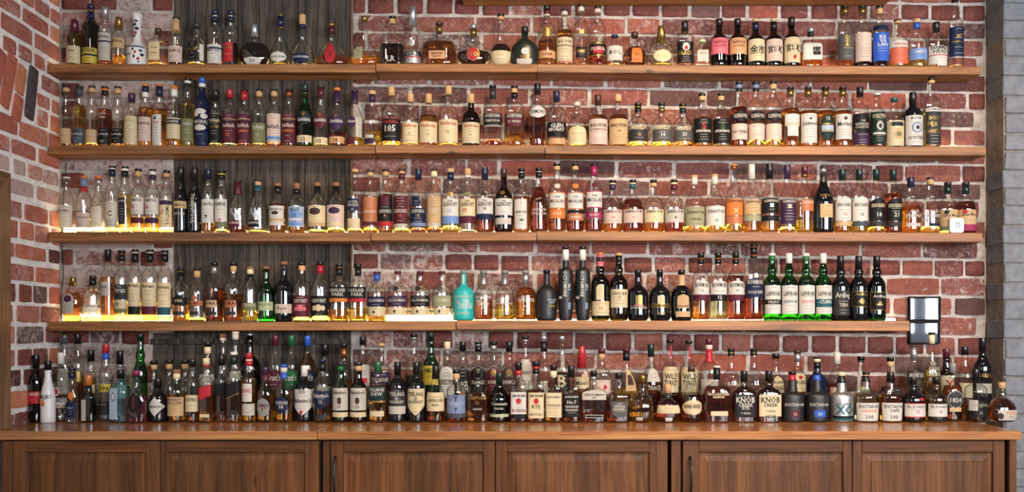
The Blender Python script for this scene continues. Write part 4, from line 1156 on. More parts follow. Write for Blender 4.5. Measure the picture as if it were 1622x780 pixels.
T3 = '''
107.5 22.6 281 tap c 0 p ow3 ow,8,48;LITTLEMILL~38~5~ga # empty clear bottle in the brick corner with frosted white label
136.7 22.6 279.6 std c 24 p og4st13rd7 pk,8,34;LOCHSIDE~26~4~ga # clear bottle with pink-white label, blue-grey foil and red tag
158.4 22.6 279.6 con c 6 p og5sv9 ow,9,44,r,-.1,.8;~30~3~ga # greenish clear bottle with white label and silver neck
181 20 264 tal c 16 y bk3wh2nv11 ow,8,46;C~28~8~bk # clear glowing bottle with cream label and navy cap
201 19 264.6 tal c 58 y bk3wh4bk9 ch,12,52,r,-.2,.62;TOBERMORY~47~3~ow # golden bottle with narrow black label
220.5 21.7 268 std c 24 o bk4ck8 wh,28,54;TOMINTOUL~50~5~bk;10~40~8~rd~-.5|mr,14,23 # bottle with white label reading 10 over maroon band
243.6 22.7 269 std c 24 o bk3wh6pu7 wh,28,54;TOMINTOUL~50~5~bk;16~40~8~rd~-.5|pu,14,23 # bottle with white label reading 16 over purple band
266 21 271 std c 6 y bk4ck6 cr,8,52;21~33~7~rd~-.5;^TOMINTOUL~30~5~bk~.45|pu,44,51 # bottle with red 21 and vertical lettering on cream label
286 22.7 265 con k 0 a bk22 tn,36,47;TOMINTOUL~41~4~br|no,10,34;PORTWOOD~28~4~ow # black bottle with gold-tan band label
309 21 265.4 con k 0 a bk22 no,8,60;^TOMINTOUL~36~6~ow # black bottle with vertical pale lettering
329.5 21 268.7 tal c 16 o nv16 wh,15,52;TOMATIN~44~5~ga|br,23,28,o,0,.15 # slim bottle with white label, amber base, navy foil
351 20.7 270.7 tal c 6 y bk5ye2bk7 wh,17,53;ARDMORE~45~6~bk;~30~3~rd|ol,9,16|rd,19,21,r,0,.25 # slim bottle with white label over olive band, yellow ring on cap
375 28.6 286 con c 13 r ch3mr20 mr,10,23,r,-.25,.66;DALMORE~18~5~pk|no,28,50;Ψ~36~18~sv # clear cone bottle with silver antlers and small maroon label
408 30 285.5 con c 4 y bk3ck6tl9 bk,10,23,r,-.25,.6;DALMORE~18~5~ow|no,28,50;Ψ~36~18~sv # clear cone bottle with silver antlers and small black label
440 25.6 291 std c 58 b wd5bk12 wh,14,53,r,-.06,.9;BENROMACH~46~4~ga|br,35,43,o,-.1,.4|tn,22,28 # brown-filled bottle with white label, dark oval emblem, wooden stopper
470 26 291 std c 20 o wd9bk8 pb,11,52;BLUE~46~6~nv;12~34~6~nv|lb,22,48,d|wh,24,28,r,0,.8|lb,12,22,d # bottle with blue and white crossed label
503 28 290 std c 6 y wd6bk12 cr,12,53|br,34,49,o,-.1,.6|tn,12,20;~16~3~bk # bottle with cream label, brown oval picture, near blue crossed label
532 28 290 std c 10 y wd6bk12 pk,19,54|pu,36,50,o,-.05,.62|cr,11,19 # bottle with pinkish label, purple oval picture, wooden stopper
563 23 268.7 std c 8 y ck5 nv,30,53,s,-.15,.8;ROYAL~48~4~ow;BRACKLA~43~5~ow;12~36~4~ow|cr,6,22,r,-.1,.85 # clear bottle with navy shield label and cream lower label
588 23 269.7 std c 8 o ch4ck6 cp,11,56;GLENDRONACH~33~5~pk|mr,11,17 # bottle with copper pink label, dark-topped cork
611.6 23 268.7 std c 60 b ch4ck7 bk,14,56;GLENDRONACH~33~6~ow;8~26~5~og|mr,42,56,r,0,.55|rd,10,17 # bottle with black label and red band, amber above
637 25 268 std c 7 y ch4ck4mr8 mr,9,56,r,-.1,.85;GLENDRONACH~33~6~pk;12~26~4~og|ow,9,13,r,-.1,.85 # clear bottle with maroon label, gold dregs
662 24.7 268.7 std c 8 r nv17 nv,7,38;GLENDRONACH~33~6~ow;18~26~5~gd|nv,40,56,r,-.2,.5|st,9,15 # bottle with navy label and plain navy cap
687 22.7 268 std c 9 r br4cr9 tn,9,56;GLENDRONACH~33~5~ow|ow,9,14 # bottle with sandy tan label and cream neck
713 26.6 268 std c 10 y ck6nv12 wh,25,52;THE~48~3~bk;GLENLIVET~43~6~bk;12~33~6~lb|lb,13,25;~18~3~wh|gd,55,62,o,0,.35 # bottle with white label over bright blue band, gold seal
739.6 25 268 std c 4 p ck11wh3 cr,25,52;THE~48~3~bk;GLENLIVET~43~6~bk;15~34~6~rd~-.3|mr,14,25|ol,55,62,o,-.1,.4 # clear bottle with cream label over maroon band
767.6 26.6 267 std c 36 r nv18 wh,28,52;THE~48~3~bk;GLENLIVET~43~6~bk;18~36~5~mr|nv,19,28|br,55,62,o,-.1,.4 # bottle with white label numbered 18 over navy band
798 28 268 sqt d 0 a br14 wh,26,52;THE~48~3~bk;GLENLIVET~43~6~bk|ow,12,22,r,-.05,.85|gd,58,65,o,-.2,.35 # dark brown glass bottle with two white labels
826 24.6 268 std c 56 o bk5sv2bk8 wh,5,51,r,-.1,.74;GLENROTHES~31~4~bk;1~45~4~rd|ga,17,20,o,0,.3 # amber bottle with tall plain white label
853.5 26.6 267 con c 70 r bk5sv2bk8 no,10,40;GLENGLASSAUGH~34~4~ow;EVOLUTION~28~4~ow;~10~3~ow # dark red-brown bottle lettered directly on glass, black cap
882 26 260 tal c 20 b bk4ck6 og,33,57|wh,34.5,55.5,r,0,.86;THE~50~3~bk;MACALLAN~44~5~bk|og,19,32;GOLD~26~4~ow|ow,62,69,s,0,.35 # bottle with white label framed in orange, pale neck triangle
911 26 260 tal c 20 r bk4ck6 cp,32,57|wh,33.5,55.5,r,0,.86;THE~50~3~bk;MACALLAN~44~5~bk|bk,27,31|cp,16,26;AMBER~21~4~ow|og,62,69,s,0,.35 # bottle with white label framed in rust, orange neck triangle
941 26.6 260 tal c 18 r bk4ma15 ma,34,59|wh,35.5,57.5,r,0,.86;THE~52~3~bk;MACALLAN~46~6~bk|ma,20,28;RUBY~24~4~ow|mr,63,70,s,0,.35 # bottle with white label framed in crimson, crimson neck
971 29.6 286 sqt c 16 o bk5cr2pu8 pk,16,42;ABERLOUR~38~5~bk;10~27~5~rd # round bottle with pink label, purple neck band
1003 31.6 285.5 sqt c 62 r bk5cr2tl7 pk,17,42;ABERLOUR~38~5~bk;16~27~5~rd # dark red-filled round bottle with pink label
1035 31 285.5 sqt c 16 o bk5ck6 cr,18,42;ABERLOUR~38~5~bk;12~27~5~tn # clear round bottle with cream label and cork
1067 30.6 285 sqt c 16 r bk5cr3mr9 ow,18,42;ABERLOUR~38~6~bk;A~27~6~bk # round bottle with off-white label and maroon neck
1099 30.6 278.6 con c 11 y ck3ow12 li,10,44;DEANSTON~34~5~bk;VIRGIN~22~4~bk # clear bottle with olive tan label, cork stopper
1133 30.6 277 con c 11 y ck3ow13 wh,11,44;DEANSTON~35~6~bk;12~20~5~bk # clear bottle with white label, cork stopper, near olive tan label
1162 26.6 261 con c 12 y og3cp5 og,24,48;GLENMORANGIE~45~4~br;X~31~6~cr|cp,12,23 # cone-shouldered bottle with orange label
1189 26.6 261 con c 14 o ow24 tn,26,47;GLENMORANGIE~44~4~br|li,16,25;~20~3~ow # cone-shouldered bottle with beige label and long white neck
1218.7 27 260 con c 15 o bk24 bk,27,49;GLENMORANGIE~45~4~ow|sv,36,41,r,0,.2|bk,16,24 # cone-shouldered bottle with black label and cap
1247 25 261.7 con c 8 y pu22 pu,12,48;GLENMORANGIE~45~4~ow|cr,35,40,r,0,.2 # cone-shouldered bottle with purple label and cap
1276.7 28 265 con c 24 y mr12gd4 cp,32,49,r,.1,.7;GLENMORANGIE~45~4~ow # cone-shouldered bottle with copper label, quarter full of yellow
1306 30.7 263.5 con k 0 a ch3sv8ch15 tn,22,42,r,.05,.65|no,42,60;SIGNET~55~4~gd # black cone-shouldered bottle with copper tan label
1336 26 268.7 std c 22 o dg17 wh,18,56,a;KNOCKANDO~43~6~bk;12~29~5~rd|tn,10,17 # bottle with white arched label, red 12
1362.6 26 268.7 std c 18 y dg17 wh,18,56,a;KNOCKANDO~43~6~bk;15~28~5~bk|sl,10,17 # bottle with white arched label, black 15
1388.6 26 268.7 std c 10 o dg17 bk,18,54,a;KNOCKANDO~42~6~cr;18~28~7~ow|ch,9,17 # bottle with black arched label numbered 18
1414.6 26 269 std c 62 r dg17 bk,18,54,a;KNOCKANDO~42~6~cr;21~28~7~ow|ch,9,17 # red-brown bottle with black arched label numbered 21
1442.7 30 281.7 pot c 48 o nv15 no,12,44;OLD~38~6~ow;PULTENEY~30~6~ow|ow,11,17,r,-.05,.7 # amber bottle with bulbed neck and navy cap
1471 28.6 282 pot c 12 y nv3ck8 no,12,44;OLD~38~6~ow;PULTENEY~30~6~ow|nv,11,17,r,.1,.6 # clear bottle with bulbed neck and small navy label
1501 28 289 sqt c 5 y br5dg14 tn,13,45,r,-.05,.9;Glen_Moor~34~6~br|dg,36,44,o,-.5,.22|ol,5,13,r,-.1,.85 dy.012 # clear bottle with tan label and green dot behind thermometer
1529.6 28.6 289 sqt c 62 r br5dg14 tn,17,45;Glen_Moor~36~6~br|rd,37,45,o,-.5,.22|ma,5,17 dy.018 # dark red bottle with tan label and red dot by thermometer
'''
T4 = '''
119.4 29.6 440.7 chv c 66 b gd13 ow,18,64,a,-.15,.62|pu,44,60,o,-.15,.42;~52~3~gd|rd,50,54,o,-.15,.14 # amber bottle with silver arched label and purple crest
146.4 29.6 437 std c 10 y br5bk11 wh,20,36,r,-.1,.84;MACKINLAY~34~5~bk # clear bottle with white label in bright glow, brown stopper
172.6 21 396 tal c 62 b bk19 ow,36,55,r,-.2,.75;ISLE~48~4~bk # tall brown-filled bottle with white square label
192.7 21 397 tal c 30 y bk5gd2bk11 ch,31,52;The~49~3~ow;Arran~44~8~ow|cr,18,30;10~24~6~bk~-.3|ol,12,18 # tall bottle with dark script label over cream band reading 10
214.6 20 396 tal c 28 y bk4ow2bk15 cr,21,54;Arran~50~5~bk|bk,10,21 # tall bottle with cream label over black band
237 24 396 tal c 26 o bk4ow2bk15 cr,21,54;Arran~49~5~bk|mr,10,21 # tall bottle with cream label over maroon band
262 22 397 tal c 8 y bk4sv2bk13 cr,20,54;Arran~48~5~bk|tl,9,20 # tall bottle with cream label over dark teal band
286 25.6 425 jur c 30 o bk5gd2bk13 bk,31,45;JURA~38~6~cr|bk,40,50,o,0,.4|ch,12,19,r,0,.7 # waisted bottle with black label and amber base
312 24 424.5 jur c 8 y bk5ck10 cp,29,38;JURA~33~6~bk|ch,12,19,r,-.1,.6|cp,39,48,o,0,.3 # waisted clear bottle with copper-brown label, gold dregs
341 27.6 416.5 jur c 57 r bk6sv11 tn,24,36,r,-.2,.75;JURA~30~7~bk|no,38,56;†~47~11~ow|ch,11,17,r,-.1,.62 # waisted dark red bottle with pale cross emblem and silver neck
371 29.6 417 jur c 47 b bk5ck9 cp,24,36,r,-.2,.75;JURA~30~8~bk|ch,11,17,r,-.1,.62 # waisted brown bottle with orange-brown label
398.6 23.7 423 std c 20 y wd4cr8bk10 ol,20,34;LEDAIG~30~5~ow # slim bottle with olive label, black neck band, yellow base
423.7 25.6 423 sqt g 0 y wd4 pg,20,36;LONGROW~31~5~ol # bright green bottle with pale green label
449 28.6 415 sqt k 0 a wd5ch10 pk,14,29;Port~22~6~ga;~17~3~ga # black bottle with beige label and red-brown stopper
476 27 416.5 std c 9 y bk5pc8 mr,8,44;GLENTURRET~35~6~ow|ro,18,29,o,0,.35|ro,18,25,o,-.5,.16|ro,18,25,o,.5,.16 # bottle with maroon label and pale medal circles
505 27.6 416 std c 10 y bk5rd13 bk,10,43;GLENTURRET~35~6~ow|cr,17,29,o,0,.35|cr,18,27,o,-.5,.2|cr,18,27,o,.5,.2 # bottle with black label, cream medal circles and red foil
536 29.6 418.5 hsh c 21 o bk5gd2bk12 bk,40,60;HIGHLAND~54~6~ow;PARK~47~6~ow|og,34,40;12~37~4~bk~-.4 # wide bottle with black label over orange band
565 27.6 419 hsh c 24 y bk7bk12 bk,40,60;HIGHLAND~54~6~ow;PARK~47~6~ow|rd,34,40 # wide bottle with black label over red band
597 28.6 431 std c 30 y mr4bl11 nv,30,50;KILCHOMAN~42~6~ow|cr,12,29;~20~3~bk|ch,16,22,o,-.2,.12 # bottle with royal blue label and blue foil, maroon stopper
630 31 430 std c 24 p mr5 pu,30,51;KILCHOMAN~42~6~ow|cr,13,27,r,0,.8|ch,17,23,o,-.2,.11|ch,59,70,o,-.12,.3 # glowing clear bottle with purple label and black medallion
665.7 30.6 430 std c 24 p mr5 bk,30,51;KILCHOMAN~42~6~ow|cr,13,27,r,0,.8|ch,17,23,o,-.2,.11|ch,59,70,o,-.18,.3 # glowing clear bottle with black label and black medallion
700 30 430 std c 20 p mr5 li,30,51;KILCHOMAN~42~6~ow|cr,13,27,r,0,.8|ch,17,23,o,-.2,.11|ga,59,70,o,-.18,.3 # glowing clear bottle with olive green label and grey medallion
734 32.5 429 sqt t 0 a gy5 no,4,60;BRUICHLADDICH~47~5~ow;THE~38~6~wh~.25;CLASSIC~32~6~wh~.2;LADDIE~26~6~wh~.2;UNPEATED~14~4~ow|sv,33,41,o,-.5,.17|wh,74,91,r,0,.3 nk.0128 # opaque turquoise bottle with white lettering
766 28 429 sqt c 42 b gy5sv17 no,4,60;BRUICHLADDICH~46~5~wh;ISLAY~38~6~wh;BARLEY~32~5~wh;2007~24~4~wh|sv,35,42,o,-.6,.16 # amber bottle with white printed lettering and grey cap
799.6 29 429 sqt c 34 y gy5sv17 no,4,60;PORT~40~5~ow;CHARLOTTE~33~4~ow # clear bottle one third full of pale gold, grey cap
832.7 31.6 429 sqt c 66 o gy5sv16 no,4,60;PORT~46~5~wh;CHARLOTTE~40~6~wh;2008~28~4~wh # golden amber bottle with white block lettering and grey cap
865.6 31.6 428 sqt m 0 a bk5 no,10,50;BLACK~40~4~pb~.5;ART~35~4~pb~.5;1990~28~4~ye~.5;V~36~10~ch # matte black squat bottle with small blue lettering
896 22.7 391 oct m 0 a bk5wh17 no,30,66;^OCTOMORE~49~10~wh~-.15;^06.1~45~4~wh~.45|wh,29,32.5,r,-.75,.2|st,15,24,r,.45,.2 nk.012 # tall black cylinder bottle with vertical lettering, beside squat matte one
923 22.7 391 oct m 0 a bk5wh17 no,30,66;^OCTOMORE~49~10~wh~-.15;^07.1~45~4~wh~.45|wh,29,32.5,r,-.75,.2|st,15,24,r,.45,.2 nk.012 # tall black cylinder bottle with vertical lettering, beside dark olive bottle
950.7 27.6 400.7 blb h 0 y og4ro4dg6ro8 cr,30,53,a,-.1,.42|cr,7,28;LAGAVULIN~25~5~tn;16~18~5~rd # dark olive bottle with cream arched label above cream band
980 27.6 401.7 blb h 24 y ck4bk11 cr,19,46;CAOL_ILA~40~5~bk;12~34~4~bk # olive gold bottle with wide cream label
1010.5 30.6 428 sqt k 0 a bk9 gd,29,50,a,0,.32|no,6,28;BUNNAHABHAIN~25~4~ow|ro,28,30,r,0,.5 # black squat bottle with small gold emblem and red line
1045 31 428 sqt k 0 a bk9 cr,32,50,a,0,.34|gd,25,33;BUNNAHABHAIN~29~5~bk|no,6,20;XVIII~14~5~gd # black squat bottle with emblem over gold band
1080 31.6 428 sqt k 0 a bk8tn17 tn,24,51,a,0,.55;BUNNAHABHAIN~28~4~br|tn,7,18,r,0,.68 # black squat bottle with two beige labels and beige neck
1109.7 25.6 401 tal c 30 o bk9og1bk8 wh,38,59,a;BOWMORE~52~7~bk;12~44~4~ga|mr,29,38 # amber bottle with white arched label over maroon band
1137.7 26.6 401 tal c 38 p bk9og1bk8 wh,38,59,a;BOWMORE~52~7~bk|bk,29,38;12~34~5~wh # pale bottle with white arched label over black band
1164.7 26 401 tal c 66 r bk9og1bk8 wh,38,59,a;BOWMORE~52~7~bk;15~44~4~ga|mr,29,38 # dark red bottle with white arched label over maroon band
1194 28.6 387.5 tal c 34 r bk4og1bk12og1bk4 nv,30,56,a;BOWMORE~50~6~ow;GOLD_REEF~37~4~ow # tall dark red bottle with navy arched label
1223 25.6 402 blb g 10 y wh4gn8 wh,10,52;LAPHROAIG~40~7~bk|bk,24,31;SELECT~27.5~4~ow # green bottle with white label and black band
1250 25.6 402 blb g 10 y wh16 wh,10,52;LAPHROAIG~40~7~bk;QUARTER_CASK~28~5~tl # green bottle with plain white label and long white cap
1277 25.6 402 blb g 12 y wh5gn7 wh,10,52;LAPHROAIG~40~7~bk;TRIPLE_WOOD~28~5~ro # green bottle with white label of pink lettering
1303 25.6 402 blb g 12 y wh16 wh,10,52;LAPHROAIG~40~7~bk|tl,20,32;-CUAN-~28~6~wh # green bottle with white label and teal band
1330.6 27 406 blb k 0 a bk20 ch,8,46;Ardbeg~38~11~ow;TEN~24~5~ow # black bottle with large silver gothic lettering
1360 27 406 blb k 0 a bk20 gd,21,45|bk,22,44,r,0,.88;Ardbeg~40~6~gd;@~30~10~gd # black bottle with gold-framed label and swirl
1388.6 26 406 blb e 0 a bk17 gd,16,44|bk,17,43,r,0,.88;Ardbeg~37~6~ow;10~28~4~gd;~22~3~gd|gd,24,26,r,0,.4 # green-black bottle with gold-framed label
'''
T5 = '''
57 22 563 std d 40 r bk18 rd,28,46;CAMPARI~42~5~ow # dark red bottle in the wall corner with black cap
76 21 572 mal w 0 a bk15 no,10,60;MALIBU~42~7~bk|og,26,38,o,-.2,.28|ye,30,38,o,-.15,.18 dy-0.02 # opaque white bottle with black cap
96.4 24.5 559 tal c 3 v wh18 wh,37,50,o,-.05,.35|rd,39,48,o,-.05,.24|wh,20,34;BACARDI~31~7~bk|gd,22,23.5 dy0.04 # clear bottle with white cap and red circle emblem
116 28 584 fla c 3 v nv4gd2nv10 nv,10,38;~30~3~pb;BLU~28~4~pb|og,42,58,o,.1,.5 dy-0.035 # flask with blue-black label and orange glow
141 30 595 dec d 0 b og16 br,35,48,r,-.3,.6|ow,3,48,r,-.4,.36;~30~3~br dy0.012 # dark brown square bottle with white strip label and orange stopper
165.4 26.5 546 std c 45 v rd14bl10 ye,38,48;GIN~43~5~bk|ch,8,25;~15~3~gd dy0.055 # clear bottle with yellow label and red neck with blue band
189 30 587 sq b 3 v bk13 pb,6,66,r,-.35,.42|st,40,58,o,-.35,.28|ow,44,55,o,-.35,.16 # pale blue square bottle with long grey-white label
218 34 588 fla c 52 m ma7bk3 bk,20,58,o,-.05,.5;|mr,24,54,o,-.05,.18 dy-0.035 # faceted clear bottle of pink spirit with black oval
248.5 29 600 sqt k 0 a bk14 wh,14,58,d,0,.98;HENDRICK'S~36~6~bk # black squat bottle with white diamond label
278 29 586 std c 54 o wd6cr9 tn,12,48;MONKEY~43~5~br;SHOULDER~37~5~br # amber bottle with tan label and pinkish cork
306.5 23 569.5 std c 42 b bk12 cr,17,43;COOPERS~36~6~bk # bottle with cream label, black cap and amber lower half
329 21.5 568 sq c 58 o cr10rd4 rd,38,56,q,0,.97|cr,8,13,r,0,.7 # square amber bottle with slanted red label, pale cap
349.6 21 564 sq c 62 r bk16 bk,40,57,q,0,.97|br,10,16,r,0,.7 dy0.03 # square dark amber bottle with slanted black label
371 25 558 sq c 60 b wh5dg15 bk,38,56,q,0,.97|gd,37,38,q,0,.97|ch,12,18,r,0,.7 # square bottle with black and gold label, white-topped green cap
394.6 23 560 std c 62 o rd10wh2rd8 wh,30,56,r,-.15,.78;DEWAR'S~46~7~rd|ow,10,27;~20~3~rd # bottle with white label of red lettering and red cap
420.7 27.7 582 chv c 52 o pu12mr10 gy,10,44,o,-.1,.82;CHIVAS~31~6~mr;12~25~7~ow|mr,20,32,o,-.1,.3 # rounded amber bottle with silver and maroon emblem
450 29.6 577.6 chv c 50 o bl5ow8bl10 nv,16,44,o,-.1,.78;CHIVAS~34~6~ow;18~27~7~ow # rounded amber bottle with navy emblem and blue cap
480 33 579.7 std k 0 b wh17 wh,12,58,s;Ballantine's~38~8~bk|rd,13,21,o,-.1,.15|no,50,62;BB~54~8~gy dy0.025 # black bottle with white pointed shield label and white cap
512 30 570 std c 44 b nv5bk14 nv,22,50,s;Ballantine's~43~7~ow;12~33~5~ow|ch,6,12,r,0,.7|no,52,62;BB~56~6~gy dy0 # clear and amber bottle with navy shield label
539.5 27 574 sqt g 0 a ch6gn8 ow,20,57;Ballantine's~50~6~bk;17~26~5~bk|br,30,42,o,0,.25|cr,9,17 # green bottle with white label numbered 17
567.6 28 574 sqt d 0 a ch6ck8 ow,20,57;Ballantine's~50~6~bk;21~26~5~bk|br,30,42,o,0,.25|cr,9,17 # dark brown bottle with white label numbered 21
598 31 573.5 chv c 62 a gn18 dg,36,60;TULLAMORE~54~6~ow;DEW~47~6~ow|gd,33,36|cr,10,19,r,0,.78 # amber bottle with dark green label and green cap
628 29 574 std k 0 a bk20 ch,27,56,a;TEELING~47~7~ow;WHISKEY~34~5~ow|ow,14,27;~20~3~ga|gy,36,43,o,0,.2 # black bottle with grey arched label over white band
658 29 574 std k 0 a bk20 cr,12,56,s;TEELING~47~7~bk;WHISKEY~34~5~bk|gy,36,43,o,0,.2 # black bottle with cream pointed label
688 30 580 con c 50 r bk21 cr,20,53;Double~46~5~tn;GLENDALOUGH~39~6~br;IRISH~31~4~br # bottle with cream label, long black cap, pinkish amber
720.7 31.6 587 std c 14 o bk5ck10 st,17,53;GLENDALOUGH~37~6~pb;Y~46~12~ch;7~24~8~bk|sl,9,16 # bottle with blue-grey label of bird and number 7
755 33 588 dec c 56 o bk10ch6 no,10,54;KNAPPOGUE~48~7~gd;12~38~6~gd;CASTLE~26~4~ow;Origin~12~6~bk # square amber bottle with gold lettering on glass
789 32 591 con e 0 y dg16 no,8,44;Connemara~38~7~ow;PEATED~28~4~ow|pg,11,17 # green-black bottle with white script lettering and pale band
819 26 575 sq c 52 b bk12rd8 wh,14,51;JIM_BEAM~44~6~bk;BOURBON~20~6~mr|rd,31,41,o,0,.32|bk,6,13 # square bottle, white label with red seal and black base band
848 26 573 sq c 54 b bk8rd4bk8 cr,7,49;JIM_BEAM~43~6~bk;RYE~26~6~br;KENTUCKY~13~4~br|rd,30,40,o,0,.3 # square bottle with yellow label and red seal
875.7 26.5 579 sq c 50 o bk9cr10 cr,9,52;JACK_DANIEL'S~44~5~bk;TENNESSEE~30~4~ga;HONEY~25~4~tn # square bottle with cream label and black cap
904.6 26.5 580 sq c 50 r bk18 bk,10,51;JACK_DANIEL'S~45~5~ow;No.7~36~6~ow;TENNESSEE~28~4~ow;WHISKEY~22~4~ow # square bottle with black label of white lettering
941 40 588 rec c 20 r bk9sv5 ow,44,63,a;GENTLEMAN~54~5~bk;JACK~48~4~bk|ow,9,15,r,0,.68|bk,10,14,r,0,.64 # broad flat bottle with white arched label high up
981.5 34.6 592 dec c 36 r bk8 ga,11,43,v,0,.7;SINGLE~33~5~ow;BARREL~27~5~ow;JACK~38~4~ow # square bottle with grey crest label and black ball cap
1020 37 595 low c 40 a gd13 ow,4,11,r,-.4,.3 # round clear bottle half full of amber with glass stopper
1059 39 609 low c 62 r ck14 cr,24,45;RESERVE~37~5~tn|wh,3,13,r,-.05,.3 # squat round dark red bottle with cream belt label
1097 32 581.5 mal c 50 r br8 cr,13,41,o,0,.97;RARE_BREED~29~7~bk # bottle with cream oval label and dark brown cap
1136 42.7 580 rec c 64 r wh3bk19 no,36,54;WOODFORD~50~5~cr;RESERVE~45~4~cr|cr,12,20,r,.05,.62 # broad flat amber bottle with small cream strip label
1178 37 588 rec c 70 r bk17 bk,10,54;KNOB~44~12~ow;CREEK~34~7~ow;RYE~28~6~ow;9_YEARS~18~4~ow # broad flat bottle with black block-letter label
1217 37 588 rec c 70 r bk17 cr,12,54;KNOB~44~12~bk;CREEK~34~7~bk;9_YEARS~22~4~br;HOP~12~7~bk # broad flat bottle with cream block-letter label
1257 37 589 bel m 0 a bk5rd9 no,8,40;DICTADOR~35~6~ow|mr,11,24,r,0,.42;12~17~6~ow # matte charcoal bell bottle with dark red square reading 12
1296 37 589 bel m 0 a bk5bl9 no,8,40;DICTADOR~35~6~ow|bl,11,24,r,0,.48;20~17~7~ow # matte charcoal bell bottle with blue square reading 20
1335 37.5 590 bel s 0 a cr6bk11 no,8,40;XO~25~20~tl;DICTADOR~37~5~ga|bk,8,13|tl,4,8 # silver bell bottle with large green XO
1373 39 590 bel c 56 p bk4tn2bk9 wh,3,39;DICTADOR~32~7~bk;ORANGE~23~6~og;100~11~9~ga # clear bell bottle, white label with orange word and 100
1411 36 590 bel c 54 o bk16 wh,3,39;DICTADOR~32~7~bk;CAFE~24~6~br;100~11~9~ga # clear bell bottle, white label with brown word and 100
1446.6 36 598 sqt k 0 a bk11 wh,13,41;EL_DORADO~35~6~ga;12~24~7~rd|rd,41,43|rd,11,13|rd,48,55,o,.35,.25 # dark bottle with red-edged white label and red seal
1482 34 598 sqt c 50 y bk11 wh,13,41;EL_DORADO~35~6~ga;15~24~6~ga|br,41,42.5|br,11,13|bk,3,9 # yellow bottle with brown-edged white label
1511 31 576 chv c 62 r gy15 gy,22,54,o,-.05,.8|ch,24,52,o,-.05,.72;1824~37~8~ow|tn,17,24,r,-.05,.65 dy0.04 # dark red vase bottle with grey oval label reading 1824
1543.4 34 585 std c 30 r bk19 bk,10,40;APPLETON~32~6~li;12~18~5~li|ow,22,42,r,-.6,.3|ch,48,56,o,.2,.3 # bottle with black silver-edged label and black cap
1584.5 41.6 606 low c 58 r ck10 ow,5,31,r,.15,.78;PYRAT~23~7~og~.3;XO~14~4~bk~.3|br,8,24,o,-.48,.2 # squat round dark amber bottle with white label, next to grey pier
'''
